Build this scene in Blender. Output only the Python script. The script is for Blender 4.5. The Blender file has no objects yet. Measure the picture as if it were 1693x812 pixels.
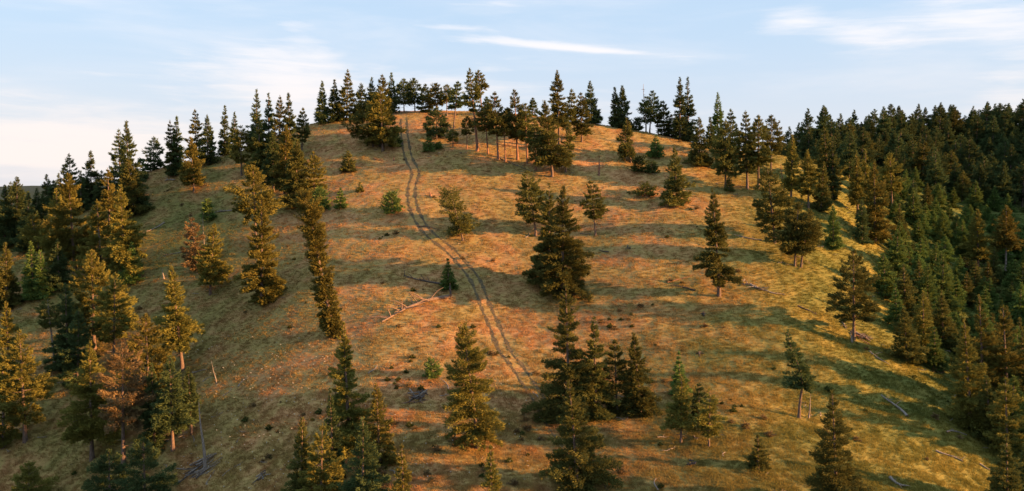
import bpy, math, random
import numpy as np
from mathutils import Vector, Matrix

# ------------------------------------------------------------------ camera, sky, sun, exposure
S = bpy.context.scene
COL = S.collection
F = 1329.0; CX = 846.5; CY = 406.0; HORIZON = 305.0
PITCH = math.atan((CY - HORIZON) / F)
cam_d = bpy.data.cameras.new('camera'); cam = bpy.data.objects.new('camera', cam_d); COL.objects.link(cam)
cam_d.sensor_width = 36.0; cam_d.lens = 36.0 * F / 1693.0
cam_d.clip_start = 0.5; cam_d.clip_end = 30000.0
cam.location = (0, 0, 0); cam.rotation_euler = (math.pi / 2 - PITCH, 0, 0)
S.camera = cam

SUN_EL = math.radians(11.5); SUN_AZ = math.radians(90 + 13)      # azimuth from +Y towards +X
sdir = Vector((math.cos(SUN_EL) * math.sin(SUN_AZ), math.cos(SUN_EL) * math.cos(SUN_AZ), math.sin(SUN_EL)))
sun_d = bpy.data.lights.new('sun', 'SUN'); sun = bpy.data.objects.new('sun', sun_d); COL.objects.link(sun)
sun_d.energy = 5.0; sun_d.angle = math.radians(0.8); sun_d.color = (1.0, 0.475, 0.175)
sun.rotation_euler = sdir.to_track_quat('Z', 'Y').to_euler()

S.view_settings.view_transform = 'Standard'; S.view_settings.look = 'None'
S.view_settings.exposure = 1.93; S.view_settings.gamma = 1.0
SKY_STRENGTH = 0.0405

class NT:
    """small helper for node trees"""
    def __init__(s, nt): s.nt = nt; s.nodes = nt.nodes; s.links = nt.links
    def n(s, typ, **kw):
        nd = s.nodes.new(typ)
        for k, v in kw.items(): setattr(nd, k, v)
        return nd
    def put(s, sock, v):
        if isinstance(v, bpy.types.NodeSocket): s.links.new(v, sock)
        elif v is not None: sock.default_value = v
    def m(s, op, a, b=None, c=None, clamp=False):
        nd = s.n('ShaderNodeMath', operation=op); nd.use_clamp = clamp
        for i, v in enumerate((a, b, c)):
            if v is not None: s.put(nd.inputs[i], v)
        return nd.outputs[0]
    def mix(s, f, a, b, blend='MIX'):
        nd = s.n('ShaderNodeMix', data_type='RGBA', blend_type=blend)
        s.put(nd.inputs[0], f)
        s.put(nd.inputs[6], a if isinstance(a, bpy.types.NodeSocket) else (*a, 1))
        s.put(nd.inputs[7], b if isinstance(b, bpy.types.NodeSocket) else (*b, 1))
        return nd.outputs[2]
    def noise(s, vec, scale, detail=4, rough=0.55, dist=0.0):
        nd = s.n('ShaderNodeTexNoise'); s.put(nd.inputs['Vector'], vec)
        nd.inputs['Scale'].default_value = scale; nd.inputs['Detail'].default_value = detail
        nd.inputs['Roughness'].default_value = rough; nd.inputs['Distortion'].default_value = dist
        return nd.outputs[0]
    def ramp(s, v, a, b, lo=0.0, hi=1.0):
        nd = s.n('ShaderNodeMapRange', interpolation_type='SMOOTHSTEP')
        s.put(nd.inputs[0], v); nd.inputs[1].default_value = a; nd.inputs[2].default_value = b
        nd.inputs[3].default_value = lo; nd.inputs[4].default_value = hi
        return nd.outputs[0]
    def mapping(s, vec, scale=(1, 1, 1), rot=(0, 0, 0), loc=(0, 0, 0)):
        nd = s.n('ShaderNodeMapping'); s.put(nd.inputs[0], vec)
        nd.inputs[1].default_value = loc; nd.inputs[2].default_value = rot; nd.inputs[3].default_value = scale
        return nd.outputs[0]

def px_dir(px, py):
    """azimuth and elevation (radians) of a picture point"""
    x = (px - CX) / F; yv = -(py - CY) / F
    c, s_ = math.cos(PITCH), math.sin(PITCH)
    d = Vector((x, c + yv * s_, -s_ + yv * c)).normalized()
    return math.atan2(d.x, d.y), math.asin(d.z), d

def build_world():
    w = bpy.data.worlds.new('World'); S.world = w; w.use_nodes = True
    t = NT(w.node_tree); t.nodes.clear()
    out = t.n('ShaderNodeOutputWorld'); bg = t.n('ShaderNodeBackground')
    bg.inputs[1].default_value = SKY_STRENGTH
    t.links.new(bg.outputs[0], out.inputs[0])
    sky = t.n('ShaderNodeTexSky', sky_type='NISHITA'); sky.sun_disc = False
    sky.sun_elevation = SUN_EL; sky.sun_rotation = SUN_AZ
    sky.air_density = 1.0; sky.dust_density = 1.0; sky.ozone_density = 1.5
    tc = t.n('ShaderNodeTexCoord'); sep = t.n('ShaderNodeSeparateXYZ'); t.links.new(tc.outputs['Generated'], sep.inputs[0])
    X, Y, Z = sep.outputs
    az = t.m('ARCTAN2', X, Y); el = t.m('ARCSINE', Z)
    cmb = t.n('ShaderNodeCombineXYZ'); t.put(cmb.inputs[0], az); t.put(cmb.inputs[1], t.m('MULTIPLY', el, 3.2)); P = cmb.outputs[0]
    Pr = t.mapping(P, rot=(0, 0, 0.10))
    n1 = t.noise(t.mapping(Pr, scale=(1.0, 1.7, 1)), 3.2, 7, 0.55, 0.35)
    n2 = t.noise(t.mapping(Pr, scale=(1.0, 3.0, 1), loc=(4, 7, 0)), 9.0, 6, 0.6, 0.5)
    nn = t.m('ADD', t.m('MULTIPLY', n1, 0.65), t.m('MULTIPLY', n2, 0.35))
    total = None
    def blob(px, py, wx, wy, amp, tilt=0.0):
        nonlocal total
        a0, e0, _ = px_dir(px, py)
        da = t.m('SUBTRACT', az, a0); de = t.m('SUBTRACT', el, e0)
        c, s_ = math.cos(tilt), math.sin(tilt)
        u = t.m('ADD', t.m('MULTIPLY', da, c), t.m('MULTIPLY', de, s_))
        v = t.m('SUBTRACT', t.m('MULTIPLY', de, c), t.m('MULTIPLY', da, s_))
        u = t.m('MULTIPLY', u, F / wx); v = t.m('MULTIPLY', v, F / wy)
        q = t.m('ADD', t.m('MULTIPLY', u, u), t.m('MULTIPLY', v, v))
        g = t.m('MULTIPLY', t.m('EXPONENT', t.m('MULTIPLY', q, -1.0)), amp)
        total = g if total is None else t.m('ADD', total, g)
    blob(430, 135, 150, 55, 0.75); blob(540, 165, 120, 45, 0.4); blob(100, 230, 260, 60, 0.55); blob(760, 130, 150, 30, 0.42, 0.1)
    blob(20, 160, 110, 14, 0.2); blob(900, 74, 150, 8, 0.62, -0.09); blob(770, 47, 60, 5, .42, -.05); blob(990, 84, 90, 4, .4, -.09); blob(790, 66, 60, 7, .4, 0); blob(60, 265, 240, 45, 0.5); blob(720, 45, 60, 6, 0.35, -0.03)
    blob(1310, 25, 70, 24, 0.62, 0.25); blob(1420, 58, 75, 26, 0.62, -0.15); blob(1620, 20, 90, 38, 0.5)
    blob(1680, 130, 60, 60, 0.45); blob(1140, 100, 40, 14, 0.25); blob(990, 175, 200, 40, 0.38); blob(1270, 190, 120, 18, 0.35)
    blob(500, 60, 60, 24, 0.3, -0.6); blob(760, 10, 200, 12, 0.22); blob(140, 118, 40, 10, 0.25, -0.2); blob(1550, 190, 200, 24, 0.3)
    dens = t.m('ADD', total, t.m('MULTIPLY', t.m('SUBTRACT', nn, 0.5), 3.2))
    mask = t.ramp(dens, 0.10, 1.05)
    # the thin cloud sheet goes on all round the sky
    wide = t.m('MULTIPLY', t.ramp(n1, 0.42, 0.75), 0.45)
    mask = t.m('MAXIMUM', mask, wide)
    mask = t.m('MULTIPLY', mask, t.ramp(Z, -0.02, 0.0))
    hazef = t.ramp(el, -0.05, 0.22, 0.75, 0.0)
    base = t.mix(0.8, sky.outputs[0], (4.15, 5.4, 6.95))           # thin veil of high cloud over the clear sky
    base = t.mix(hazef, base, (5.9, 5.35, 5.15))
    cloud = t.mix(t.ramp(el, 0.02, 0.20), (6.8, 6.1, 5.75), (6.7, 6.55, 6.75))
    col = t.mix(t.m('MULTIPLY', mask, 0.9), base, cloud)
    t.links.new(col, bg.inputs[0])
build_world()

# ------------------------------------------------------------------ terrain: heights from chosen control points
def at_depth(px, py, Y):
    _, _, d = px_dir(px, py); k = Y / d.y
    return d.x * k, Y, d.z * k
CP = [(850,812,84),(850,740,96),(850,600,120),(850,490,142),(850,400,162),(850,290,190),(850,230,210),
 (600,812,87),(600,700,104),(600,600,121),(600,480,144),(600,380,167),(600,290,194),(600,230,214),
 (430,812,96),(430,680,114),(430,500,149),(430,400,172),(430,300,199),
 (250,812,104),(250,700,119),(250,560,146),(250,440,173),(250,350,196),
 (100,812,112),(90,620,141),(120,470,172),(0,812,116),(0,700,131),(0,560,156),(30,430,189),
 (1050,812,84),(1050,700,101),(1050,600,119),(1050,480,140),(1050,380,164),(1050,300,188),(1050,250,205),
 (1200,812,84),(1200,680,102),(1190,488,137),(1200,400,157),(1200,310,185),
 (1350,812,85),(1325,690,103),(1350,560,123),(1350,440,149),(1350,345,180),
 (1450,812,86),(1450,690,103),(1410,560,127),(1437,402,172),(1400,320,200),
 (1550,812,88),(1550,700,104),(1510,600,124),(1500,500,152),(1500,420,182),(1480,350,215),
 (1690,812,92),(1690,740,104),(1620,700,109),(1690,600,140),(1663,447,195),(1600,420,205),(1690,380,235),
 (1500,310,255),(1600,335,260),(1690,330,275),(1600,280,305),(1450,275,285)]
CREST = [(0,392,207),(80,352,213),(150,326,217),(240,285,220),(300,271,222),(380,258,225),(440,236,229),(505,208,234),(560,198,237),(640,186,240),(700,184,240),
 (850,188,236),(985,205,226),(1080,222,219),(1140,236,216),(1270,257,214),(1385,282,216)]
RIDGE = [(1350,246,310),(1450,236,335),(1550,232,352),(1650,238,362),(1750,238,368),(1950,236,372),(2200,230,372)]
pts = [at_depth(*p) for p in CP]
for p in CREST:
    x, y, z = at_depth(*p); pts.append((x, y, z))
    k = (p[2] + 30) / p[2]; drop = 9 if p[0] < 1300 else 3
    pts.append((x * k, y + 30, z - drop))
    if p[0] < 1200:
        k = (p[2] + 90) / p[2]; pts.append((x * k, y + 90, z - 34))
for p in RIDGE:
    x, y, z = at_depth(*p); pts.append((x, y, z)); pts.append((x * 1.12, y * 1.12, z - 10)); 
pts += [(110, 70, -40), (120, 110, -37), (185, 105, -27), (250, 110, -12), (205, 170, -3), (270, 190, 8), (190, 240, 2), (240, 290, 16), (300, 110, 0),  # unseen land; rise on the right shaped to shade the gully
        (0, 30, -44), (70, 40, -42), (-60, 50, -46), (-130, 70, -58), (-150, 130, -52), (-190, 200, -55), (-170, 260, -40), (330, 250, 15), (150, 40, -42), (-230, 120, -60)]
pts = np.array(pts, float)
def _phi(r2): return np.where(r2 > 0, 0.5 * r2 * np.log(np.maximum(r2, 1e-12)), 0.0)
_sc = 100.0
PX_, PY_ = pts[:, 0] / _sc, pts[:, 1] / _sc
_K = _phi((PX_[:, None] - PX_[None]) ** 2 + (PY_[:, None] - PY_[None]) ** 2) + np.eye(len(pts)) * 0.0012
_Pm = np.c_[np.ones(len(pts)), PX_, PY_]
_A = np.block([[_K, _Pm], [_Pm.T, np.zeros((3, 3))]])
_W = np.linalg.solve(_A, np.r_[pts[:, 2], 0, 0, 0])
def tps(x, y):
    x = np.asarray(x, float) / _sc; y = np.asarray(y, float) / _sc
    out = _W[-3] + _W[-2] * x + _W[-1] * y
    for i in range(len(PX_)):
        out = out + _W[i] * _phi((x - PX_[i]) ** 2 + (y - PY_[i]) ** 2)
    return out
_rs = np.random.RandomState(5)
_waves = []
for lam, amp, n in ((34, .12, 6), (13, .04, 8), (5.5, .014, 9), (2.6, .009, 8)):
    for i in range(n):
        a = _rs.uniform(0, math.tau); k = math.tau / (lam * _rs.uniform(.75, 1.3))
        _waves.append((k * math.cos(a), k * math.sin(a), _rs.uniform(0, math.tau), amp * _rs.uniform(.6, 1.2) * .8))
_far = []
for i in range(16):
    a = _rs.uniform(0, math.tau); lam = _rs.choice([700, 1300, 2600]); k = math.tau / lam
    _far.append((k * math.cos(a), k * math.sin(a), _rs.uniform(0, math.tau), lam * .009))
def height(x, y, fine=True):
    x = np.asarray(x, float); y = np.asarray(y, float)
    xc = np.clip(x, -230, 420); yc = np.clip(y, 10, 440)
    h = tps(xc, yc)
    d = np.hypot(x - xc, y - yc)
    # outside the control-point block the land falls away to a wide rolling valley
    ex = np.maximum(np.maximum(-170 - x, x - 380), 0); ey = np.maximum(np.maximum(20 - y, y - 400), 0)
    w = np.clip(np.hypot(ex, ey) / 260.0, 0, 1); w = w * w * (3 - 2 * w)
    far = -75 + sum(a * np.sin(kx * x + ky * y + p) for kx, ky, p, a in _far)
    lx = (x + 900) / 700.0; ly = (y - 1900) / 420.0
    far = far + 62 * np.exp(-(lx * lx + ly * ly))
    h = h * (1 - w) + far * w
    if fine:
        for kx, ky, p, a in _waves: h = h + a * np.sin(kx * x + ky * y + p + 1.3 * np.sin(.07 * x + p))
    return h
_ty = None
def ground_hit(px, py, ymin=30, ymax=700):
    """where the line of sight through a picture point meets the land"""
    _, _, d = px_dir(px, py)
    Y = np.arange(ymin, ymax, 0.75); k = Y / d.y
    dz = d.z * k - height(d.x * k, Y)
    below = np.where(dz < 0)[0]
    if len(below) == 0:
        i = int(np.argmin(dz)); y = Y[i]
    else:
        i = max(below[0], 1); a, b = dz[i - 1], dz[i]; y = Y[i - 1] + 0.75 * a / (a - b + 1e-9)
    x = d.x * y / d.y
    return float(x), float(y), float(height(x, y))
def at_Y(px, py, Y):
    x, y, z = at_depth(px, py, Y); return x, z

# ------------------------------------------------------------------ track ruts
TRACK = [(668,196),(668,215),(671,240),(676,262),(687,285),(681,308),(682,335),(692,362),(712,388),(742,412),(765,436),(785,462),(797,490),(809,520),(822,550),(836,582),(858,610),(884,650),(908,690),(938,735),(968,772),(992,815)]
_tp = [ground_hit(*p) for p in TRACK]
def catmull(P, n):
    P = [np.array(p) for p in P]; P = [2 * P[0] - P[1]] + P + [2 * P[-1] - P[-2]]; out = []
    for i in range(1, len(P) - 2):
        for k in range(n):
            t = k / n; a, b, c, d = P[i - 1:i + 3]
            out.append(0.5 * ((2 * b) + (-a + c) * t + (2 * a - 5 * b + 4 * c - d) * t * t + (-a + 3 * b - 3 * c + d) * t ** 3))
    out.append(P[-2]); return np.array(out)
track = catmull([(p[0], p[1]) for p in _tp], 26)
tan_ = np.gradient(track, axis=0); tan_ /= np.linalg.norm(tan_, axis=1)[:, None] + 1e-9
nor_ = np.c_[-tan_[:, 1], tan_[:, 0]]
RUTS = [track + nor_ * 0.85, track - nor_ * 0.85]
_rutpts = np.concatenate(RUTS)
def rut_dist(x, y):
    x = np.asarray(x); y = np.asarray(y); out = np.full(x.shape, 99.0)
    for i in range(0, len(_rutpts), 2):
        out = np.minimum(out, np.hypot(x - _rutpts[i, 0], y - _rutpts[i, 1]))
    return out

# ------------------------------------------------------------------ materials
def new_mat(name):
    m = bpy.data.materials.new(name); m.use_nodes = True; t = NT(m.node_tree); t.nodes.clear()
    return m, t
def grass_colour(t, dark=1.0):
    geo = t.n('ShaderNodeNewGeometry'); P = geo.outputs['Position']
    sep = t.n('ShaderNodeSeparateXYZ'); t.links.new(P, sep.inputs[0]); X, Y, Z = sep.outputs
    big = t.noise(P, 0.030, 5, .6, .4); mid = t.noise(t.mapping(P, scale=(1, 1, 1), loc=(31, 7, 3)), 0.14, 6, .62, .3)
    fine = t.noise(P, 0.9, 5, .65); tiny = t.noise(P, 4.5, 3, .6)
    tan = t.mix(t.ramp(fine, .35, .65), (.37, .235, .088), (.55, .37, .14))
    pink = t.mix(t.ramp(fine, .35, .65), (.36, .195, .08), (.50, .29, .125))
    dry = t.mix(t.ramp(mid, .42, .60), tan, pink)
    green = t.mix(t.ramp(fine, .3, .7), (.062, .092, .022), (.145, .165, .042))
    yellow = t.mix(t.ramp(fine, .3, .7), (.24, .215, .036), (.44, .36, .062))
    # greener towards the damp gully on the right and along the left foot, where it also paints in the shade
    right = t.ramp(t.m('ADD', X, t.m('MULTIPLY', Z, -0.9)), 33.0, 79.0)
    gully = t.ramp(t.m('SUBTRACT', X, t.m('MULTIPLY', Y, 0.20)), 38.0, 62.0)
    left = t.ramp(X, -34.0, -80.0)
    dry = t.mix(t.m('MULTIPLY', right, .75), dry, yellow)
    g = t.m('ADD', t.m('MULTIPLY', right, .42), t.m('MULTIPLY', gully, .95))
    g = t.m('ADD', g, t.m('MULTIPLY', left, .34))
    g = t.m('ADD', g, t.ramp(t.m('ADD', t.m('MULTIPLY', big, .5), t.m('MULTIPLY', mid, .5)), .40, .70, .46, -.26))
    g = t.m('ADD', g, t.m('MULTIPLY', t.m('SUBTRACT', fine, .5), .45), clamp=True)
    col = t.mix(g, dry, green)
    radius = t.m('SQRT', t.m('ADD', t.m('MULTIPLY', X, X), t.m('MULTIPLY', Y, Y)))
    col = t.mix(t.ramp(radius, 420, 620), col, (.035, .055, .038))          # the far valley is wooded
    soil = t.ramp(t.m('ADD', t.m('MULTIPLY', fine, .5), t.m('MULTIPLY', tiny, .5)), .40, .30)
    col = t.mix(t.m('MULTIPLY', soil, .35), col, (.07, .045, .032))
    col = t.mix(1.0, col, t.mix(tiny, (.88 * dark,) * 3, (1.12 * dark,) * 3), 'MULTIPLY')
    return col, P, fine, tiny
def ground_mat():
    m, t = new_mat('hill_grass'); col, P, fine, tiny = grass_colour(t, .84)
    b = t.n('ShaderNodeBsdfPrincipled'); b.inputs['Roughness'].default_value = .95; b.inputs['Specular IOR Level'].default_value = .1
    t.links.new(col, b.inputs['Base Color'])
    bump = t.n('ShaderNodeBump'); bump.inputs['Strength'].default_value = .6; bump.inputs['Distance'].default_value = .16
    hgt = t.m('ADD', t.noise(P, 1.1, 6, .7), t.m('MULTIPLY', t.noise(P, 5.0, 3, .6), .35))
    t.links.new(hgt, bump.inputs['Height']); t.links.new(bump.outputs[0], b.inputs['Normal'])
    o = t.n('ShaderNodeOutputMaterial'); t.links.new(b.outputs[0], o.inputs[0]); return m
def tuft_mat():
    m, t = new_mat('grass_blades'); col, P, fine, tiny = grass_colour(t, .97)
    d = t.n('ShaderNodeBsdfDiffuse'); tr = t.n('ShaderNodeBsdfTranslucent'); mx = t.n('ShaderNodeMixShader'); mx.inputs[0].default_value = .35
    t.links.new(col, d.inputs[0]); t.links.new(col, tr.inputs[0]); t.links.new(d.outputs[0], mx.inputs[1]); t.links.new(tr.outputs[0], mx.inputs[2])
    o = t.n('ShaderNodeOutputMaterial'); t.links.new(mx.outputs[0], o.inputs[0]); return m
def rut_mat():
    m, t = new_mat('trodden_earth_shaded'); geo = t.n('ShaderNodeNewGeometry'); P = geo.outputs['Position']
    n = t.noise(P, 1.6, 6, .65); col = t.mix(t.ramp(n, .36, .60), (.045, .034, .015), (.12, .088, .036))  # brown earth, darkened to paint the shadow lying in the grooves
    b = t.n('ShaderNodeBsdfPrincipled'); b.inputs['Roughness'].default_value = .95; t.links.new(col, b.inputs['Base Color'])
    bump = t.n('ShaderNodeBump'); bump.inputs['Distance'].default_value = .12; t.links.new(t.noise(P, 6, 5, .7), bump.inputs['Height']); t.links.new(bump.outputs[0], b.inputs['Normal'])
    o = t.n('ShaderNodeOutputMaterial'); t.links.new(b.outputs[0], o.inputs[0]); return m
def leaf_mat(name, a, b_, dead=(.16, .085, .04), transl=.22, deadamt=.10):
    m, t = new_mat(name); at = t.n('ShaderNodeAttribute', attribute_name='tint'); v = at.outputs['Fac']
    oi = t.n('ShaderNodeObjectInfo')
    col = t.mix(v, a, b_)
    col = t.mix(t.m('MULTIPLY', t.m('GREATER_THAN', v, 1 - deadamt), .8), col, dead)
    hs = t.n('ShaderNodeHueSaturation'); t.links.new(col, hs.inputs['Color'])
    t.put(hs.inputs['Hue'], t.m('ADD', .488, t.m('MULTIPLY', oi.outputs['Random'], .022)))
    t.put(hs.inputs['Value'], t.m('ADD', .82, t.m('MULTIPLY', oi.outputs['Random'], .4))); col = hs.outputs[0]
    d = t.n('ShaderNodeBsdfDiffuse'); tr = t.n('ShaderNodeBsdfTranslucent'); mx = t.n('ShaderNodeMixShader'); mx.inputs[0].default_value = transl
    t.links.new(col, d.inputs[0]); t.links.new(col, tr.inputs[0]); t.links.new(d.outputs[0], mx.inputs[1]); t.links.new(tr.outputs[0], mx.inputs[2])
    o = t.n('ShaderNodeOutputMaterial'); t.links.new(mx.outputs[0], o.inputs[0]); return m
def bark_mat(name, a, b_):
    m, t = new_mat(name); tc = t.n('ShaderNodeTexCoord'); P = tc.outputs['Object']
    n = t.noise(t.mapping(P, scale=(6, 6, 1.2)), 2.0, 5, .7); col = t.mix(t.ramp(n, .35, .65), a, b_)
    b = t.n('ShaderNodeBsdfPrincipled'); b.inputs['Roughness'].default_value = .9; t.links.new(col, b.inputs['Base Color'])
    bump = t.n('ShaderNodeBump'); bump.inputs['Distance'].default_value = .05; t.links.new(n, bump.inputs['Height']); t.links.new(bump.outputs[0], b.inputs['Normal'])
    o = t.n('ShaderNodeOutputMaterial'); t.links.new(b.outputs[0], o.inputs[0]); return m
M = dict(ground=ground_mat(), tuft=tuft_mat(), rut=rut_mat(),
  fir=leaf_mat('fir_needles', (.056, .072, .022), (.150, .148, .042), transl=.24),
  sun_gold=leaf_mat('sunlit_needles', (.080, .094, .024), (.22, .195, .046), transl=.2),  # warm sunlight put into the needle colour of lit firs
  dark=leaf_mat('dark_shaded_needles', (.040, .066, .028), (.095, .125, .044), deadamt=.03),  # deep green; also paints shade on firs and the far wood
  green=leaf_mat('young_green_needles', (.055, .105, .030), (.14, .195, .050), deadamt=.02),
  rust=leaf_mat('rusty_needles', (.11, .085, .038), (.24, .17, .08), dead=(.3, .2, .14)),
  weed=leaf_mat('pale_weed', (.45, .42, .36), (.6, .58, .5)),
  shrub=leaf_mat('shrub_leaves', (.030, .050, .014), (.09, .10, .03), deadamt=.05),
  bark=bark_mat('bark', (.065, .045, .034), (.17, .12, .09)),
  logwood=bark_mat('fallen_tree_wood', (.09, .06, .04), (.22, .155, .11)),
  redbark=bark_mat('pine_bark', (.12, .06, .035), (.27, .14, .085)),
  grey=bark_mat('weathered_wood', (.12, .098, .08), (.30, .255, .215)),
  char=bark_mat('charred_wood', (.03, .025, .024), (.10, .08, .07)))

# ------------------------------------------------------------------ mesh helpers
def mesh_np(name, V, Fc, mats, tint=None, smooth=False, matidx=None):
    me = bpy.data.meshes.new(name); V = np.ascontiguousarray(V, dtype=np.float32); Fc = np.ascontiguousarray(Fc, dtype=np.int32); k = Fc.shape[1]
    me.vertices.add(len(V)); me.vertices.foreach_set('co', V.ravel())
    me.loops.add(Fc.size); me.loops.foreach_set('vertex_index', Fc.ravel())
    me.polygons.add(len(Fc)); me.polygons.foreach_set('loop_start', np.arange(0, Fc.size, k, dtype=np.int32))
    me.polygons.foreach_set('loop_total', np.full(len(Fc), k, np.int32))
    if smooth: me.polygons.foreach_set('use_smooth', np.ones(len(Fc), bool))
    if matidx is not None: me.polygons.foreach_set('material_index', np.asarray(matidx, np.int32))
    for m in (mats if isinstance(mats, (list, tuple)) else [mats]): me.materials.append(m)
    if tint is not None:
        a = me.attributes.new('tint', 'FLOAT', 'POINT'); a.data.foreach_set('value', np.ascontiguousarray(tint, dtype=np.float32))
    me.update(calc_edges=True); return me
def link(name, me, parent=None, loc=None):
    o = bpy.data.objects.new(name, me); COL.objects.link(o)
    if parent: o.parent = parent
    if loc is not None: o.location = loc
    return o
def tag(o, label=None, cat=None, group=None, kind=None):
    if label: o['label'] = label
    if cat: o['category'] = cat
    if group: o['group'] = group
    if kind: o['kind'] = kind
    return o
def tubes(paths, sides=6):
    """paths: list of (points Nx3, radii N) -> verts, quad faces"""
    V = []; Fq = []; off = 0
    for P, R in paths:
        P = np.asarray(P, float); n = len(P); T = np.gradient(P, axis=0); T /= np.linalg.norm(T, axis=1)[:, None] + 1e-9
        up = np.array([0, 0, 1.0]) if abs(T[:, 2]).mean() < .8 else np.array([1.0, 0, 0])
        A = np.cross(T, up); A /= np.linalg.norm(A, axis=1)[:, None] + 1e-9; B = np.cross(T, A)
        th = np.arange(sides) * math.tau / sides
        ring = P[:, None] + (A[:, None] * np.cos(th)[None, :, None] + B[:, None] * np.sin(th)[None, :, None]) * np.asarray(R)[:, None, None]
        V.append(ring.reshape(-1, 3))
        for i in range(n - 1):
            for j in range(sides):
                a = off + i * sides + j; b = off + i * sides + (j + 1) % sides
                Fq.append((a, b, b + sides, a + sides))
        off += n * sides
    return np.concatenate(V), np.array(Fq, np.int32)

# ------------------------------------------------------------------ the land
def graded(lo, hi, a, b, step, grow=1.16):
    core = list(np.arange(a, b + step * .5, step)); s = step; x = core[-1]; r = []
    while x < hi: s *= grow; x += s; r.append(x)
    s = step; x = core[0]; l = []
    while x > lo: s *= grow; x -= s; l.append(x)
    return np.array(l[::-1] + core + r)
gx = graded(-9000, 9000, -135, 175, 0.85, 1.09); gy = graded(-3000, 14000, 55, 260, 0.85, 1.09)
GX, GY = np.meshgrid(gx, gy); GZ = height(GX, GY)
_rutpts = np.concatenate([q[:430] for q in RUTS])
nearm = (GX > -60) & (GX < 60) & (GY > 60) & (GY < 250)
rd = np.full(GX.shape, 99.0); rd[nearm] = rut_dist(GX[nearm], GY[nearm])
GZ = GZ - 0.10 * np.exp(-(rd / .5) ** 2)
nx, ny = len(gx), len(gy); idx = np.arange(nx * ny).reshape(ny, nx)
quads = np.stack([idx[:-1, :-1], idx[:-1, 1:], idx[1:, 1:], idx[1:, :-1]], -1).reshape(-1, 4)
tag(link('ground', mesh_np('ground', np.c_[GX.ravel(), GY.ravel(), GZ.ravel()], quads, M['ground'], smooth=True)),
    'rounded grassy hill with dry orange and green grass falling into a wooded gully', kind='structure')

def make_rut(line, seed, name='dirt_track'):
    rs = np.random.RandomState(seed); n = len(line); u = np.arange(n)
    w = .27 + .09 * np.sin(u * .21 + seed) + .06 * np.sin(u * .57 + 2 * seed) + rs.uniform(-.11, .11, n); w = np.clip(w, .14, .5)
    fade = np.interp(u, [0, 380, 450, n], [1, 1, .7, .5]); w = w * fade
    off = rs.uniform(-.05, .05, n); T = np.gradient(line, axis=0); T /= np.linalg.norm(T, axis=1)[:, None] + 1e-9
    N = np.c_[-T[:, 1], T[:, 0]]; V = []
    for k in (-1, -.35, .35, 1):
        p = line + N * (w * k + off)[:, None]; V.append(np.c_[p, height(p[:, 0], p[:, 1]) - .10 * np.exp(-(rut_dist(p[:, 0], p[:, 1]) / .5) ** 2) + .085 + (.0 if abs(k) < .5 else -.03)])
    V = np.concatenate(V); Fq = [(j * n + i, j * n + i + 1, (j + 1) * n + i + 1, (j + 1) * n + i) for j in range(3) for i in range(n - 1)]
    return mesh_np('wheel_rut', V, Fq, M['rut'], smooth=True)
trk = bpy.data.objects.new('dirt_track', None); COL.objects.link(trk); trk.location = (_tp[-1][0], _tp[-1][1], _tp[-1][2])
tag(trk, 'two-rut dirt track winding down the middle of the hill', kind='structure')
for i, ln in enumerate(RUTS):
    me = make_rut(ln, 3 + i); o = link('wheel_rut', me, trk); o.matrix_parent_inverse = Matrix.Translation(trk.location).inverted()

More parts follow.
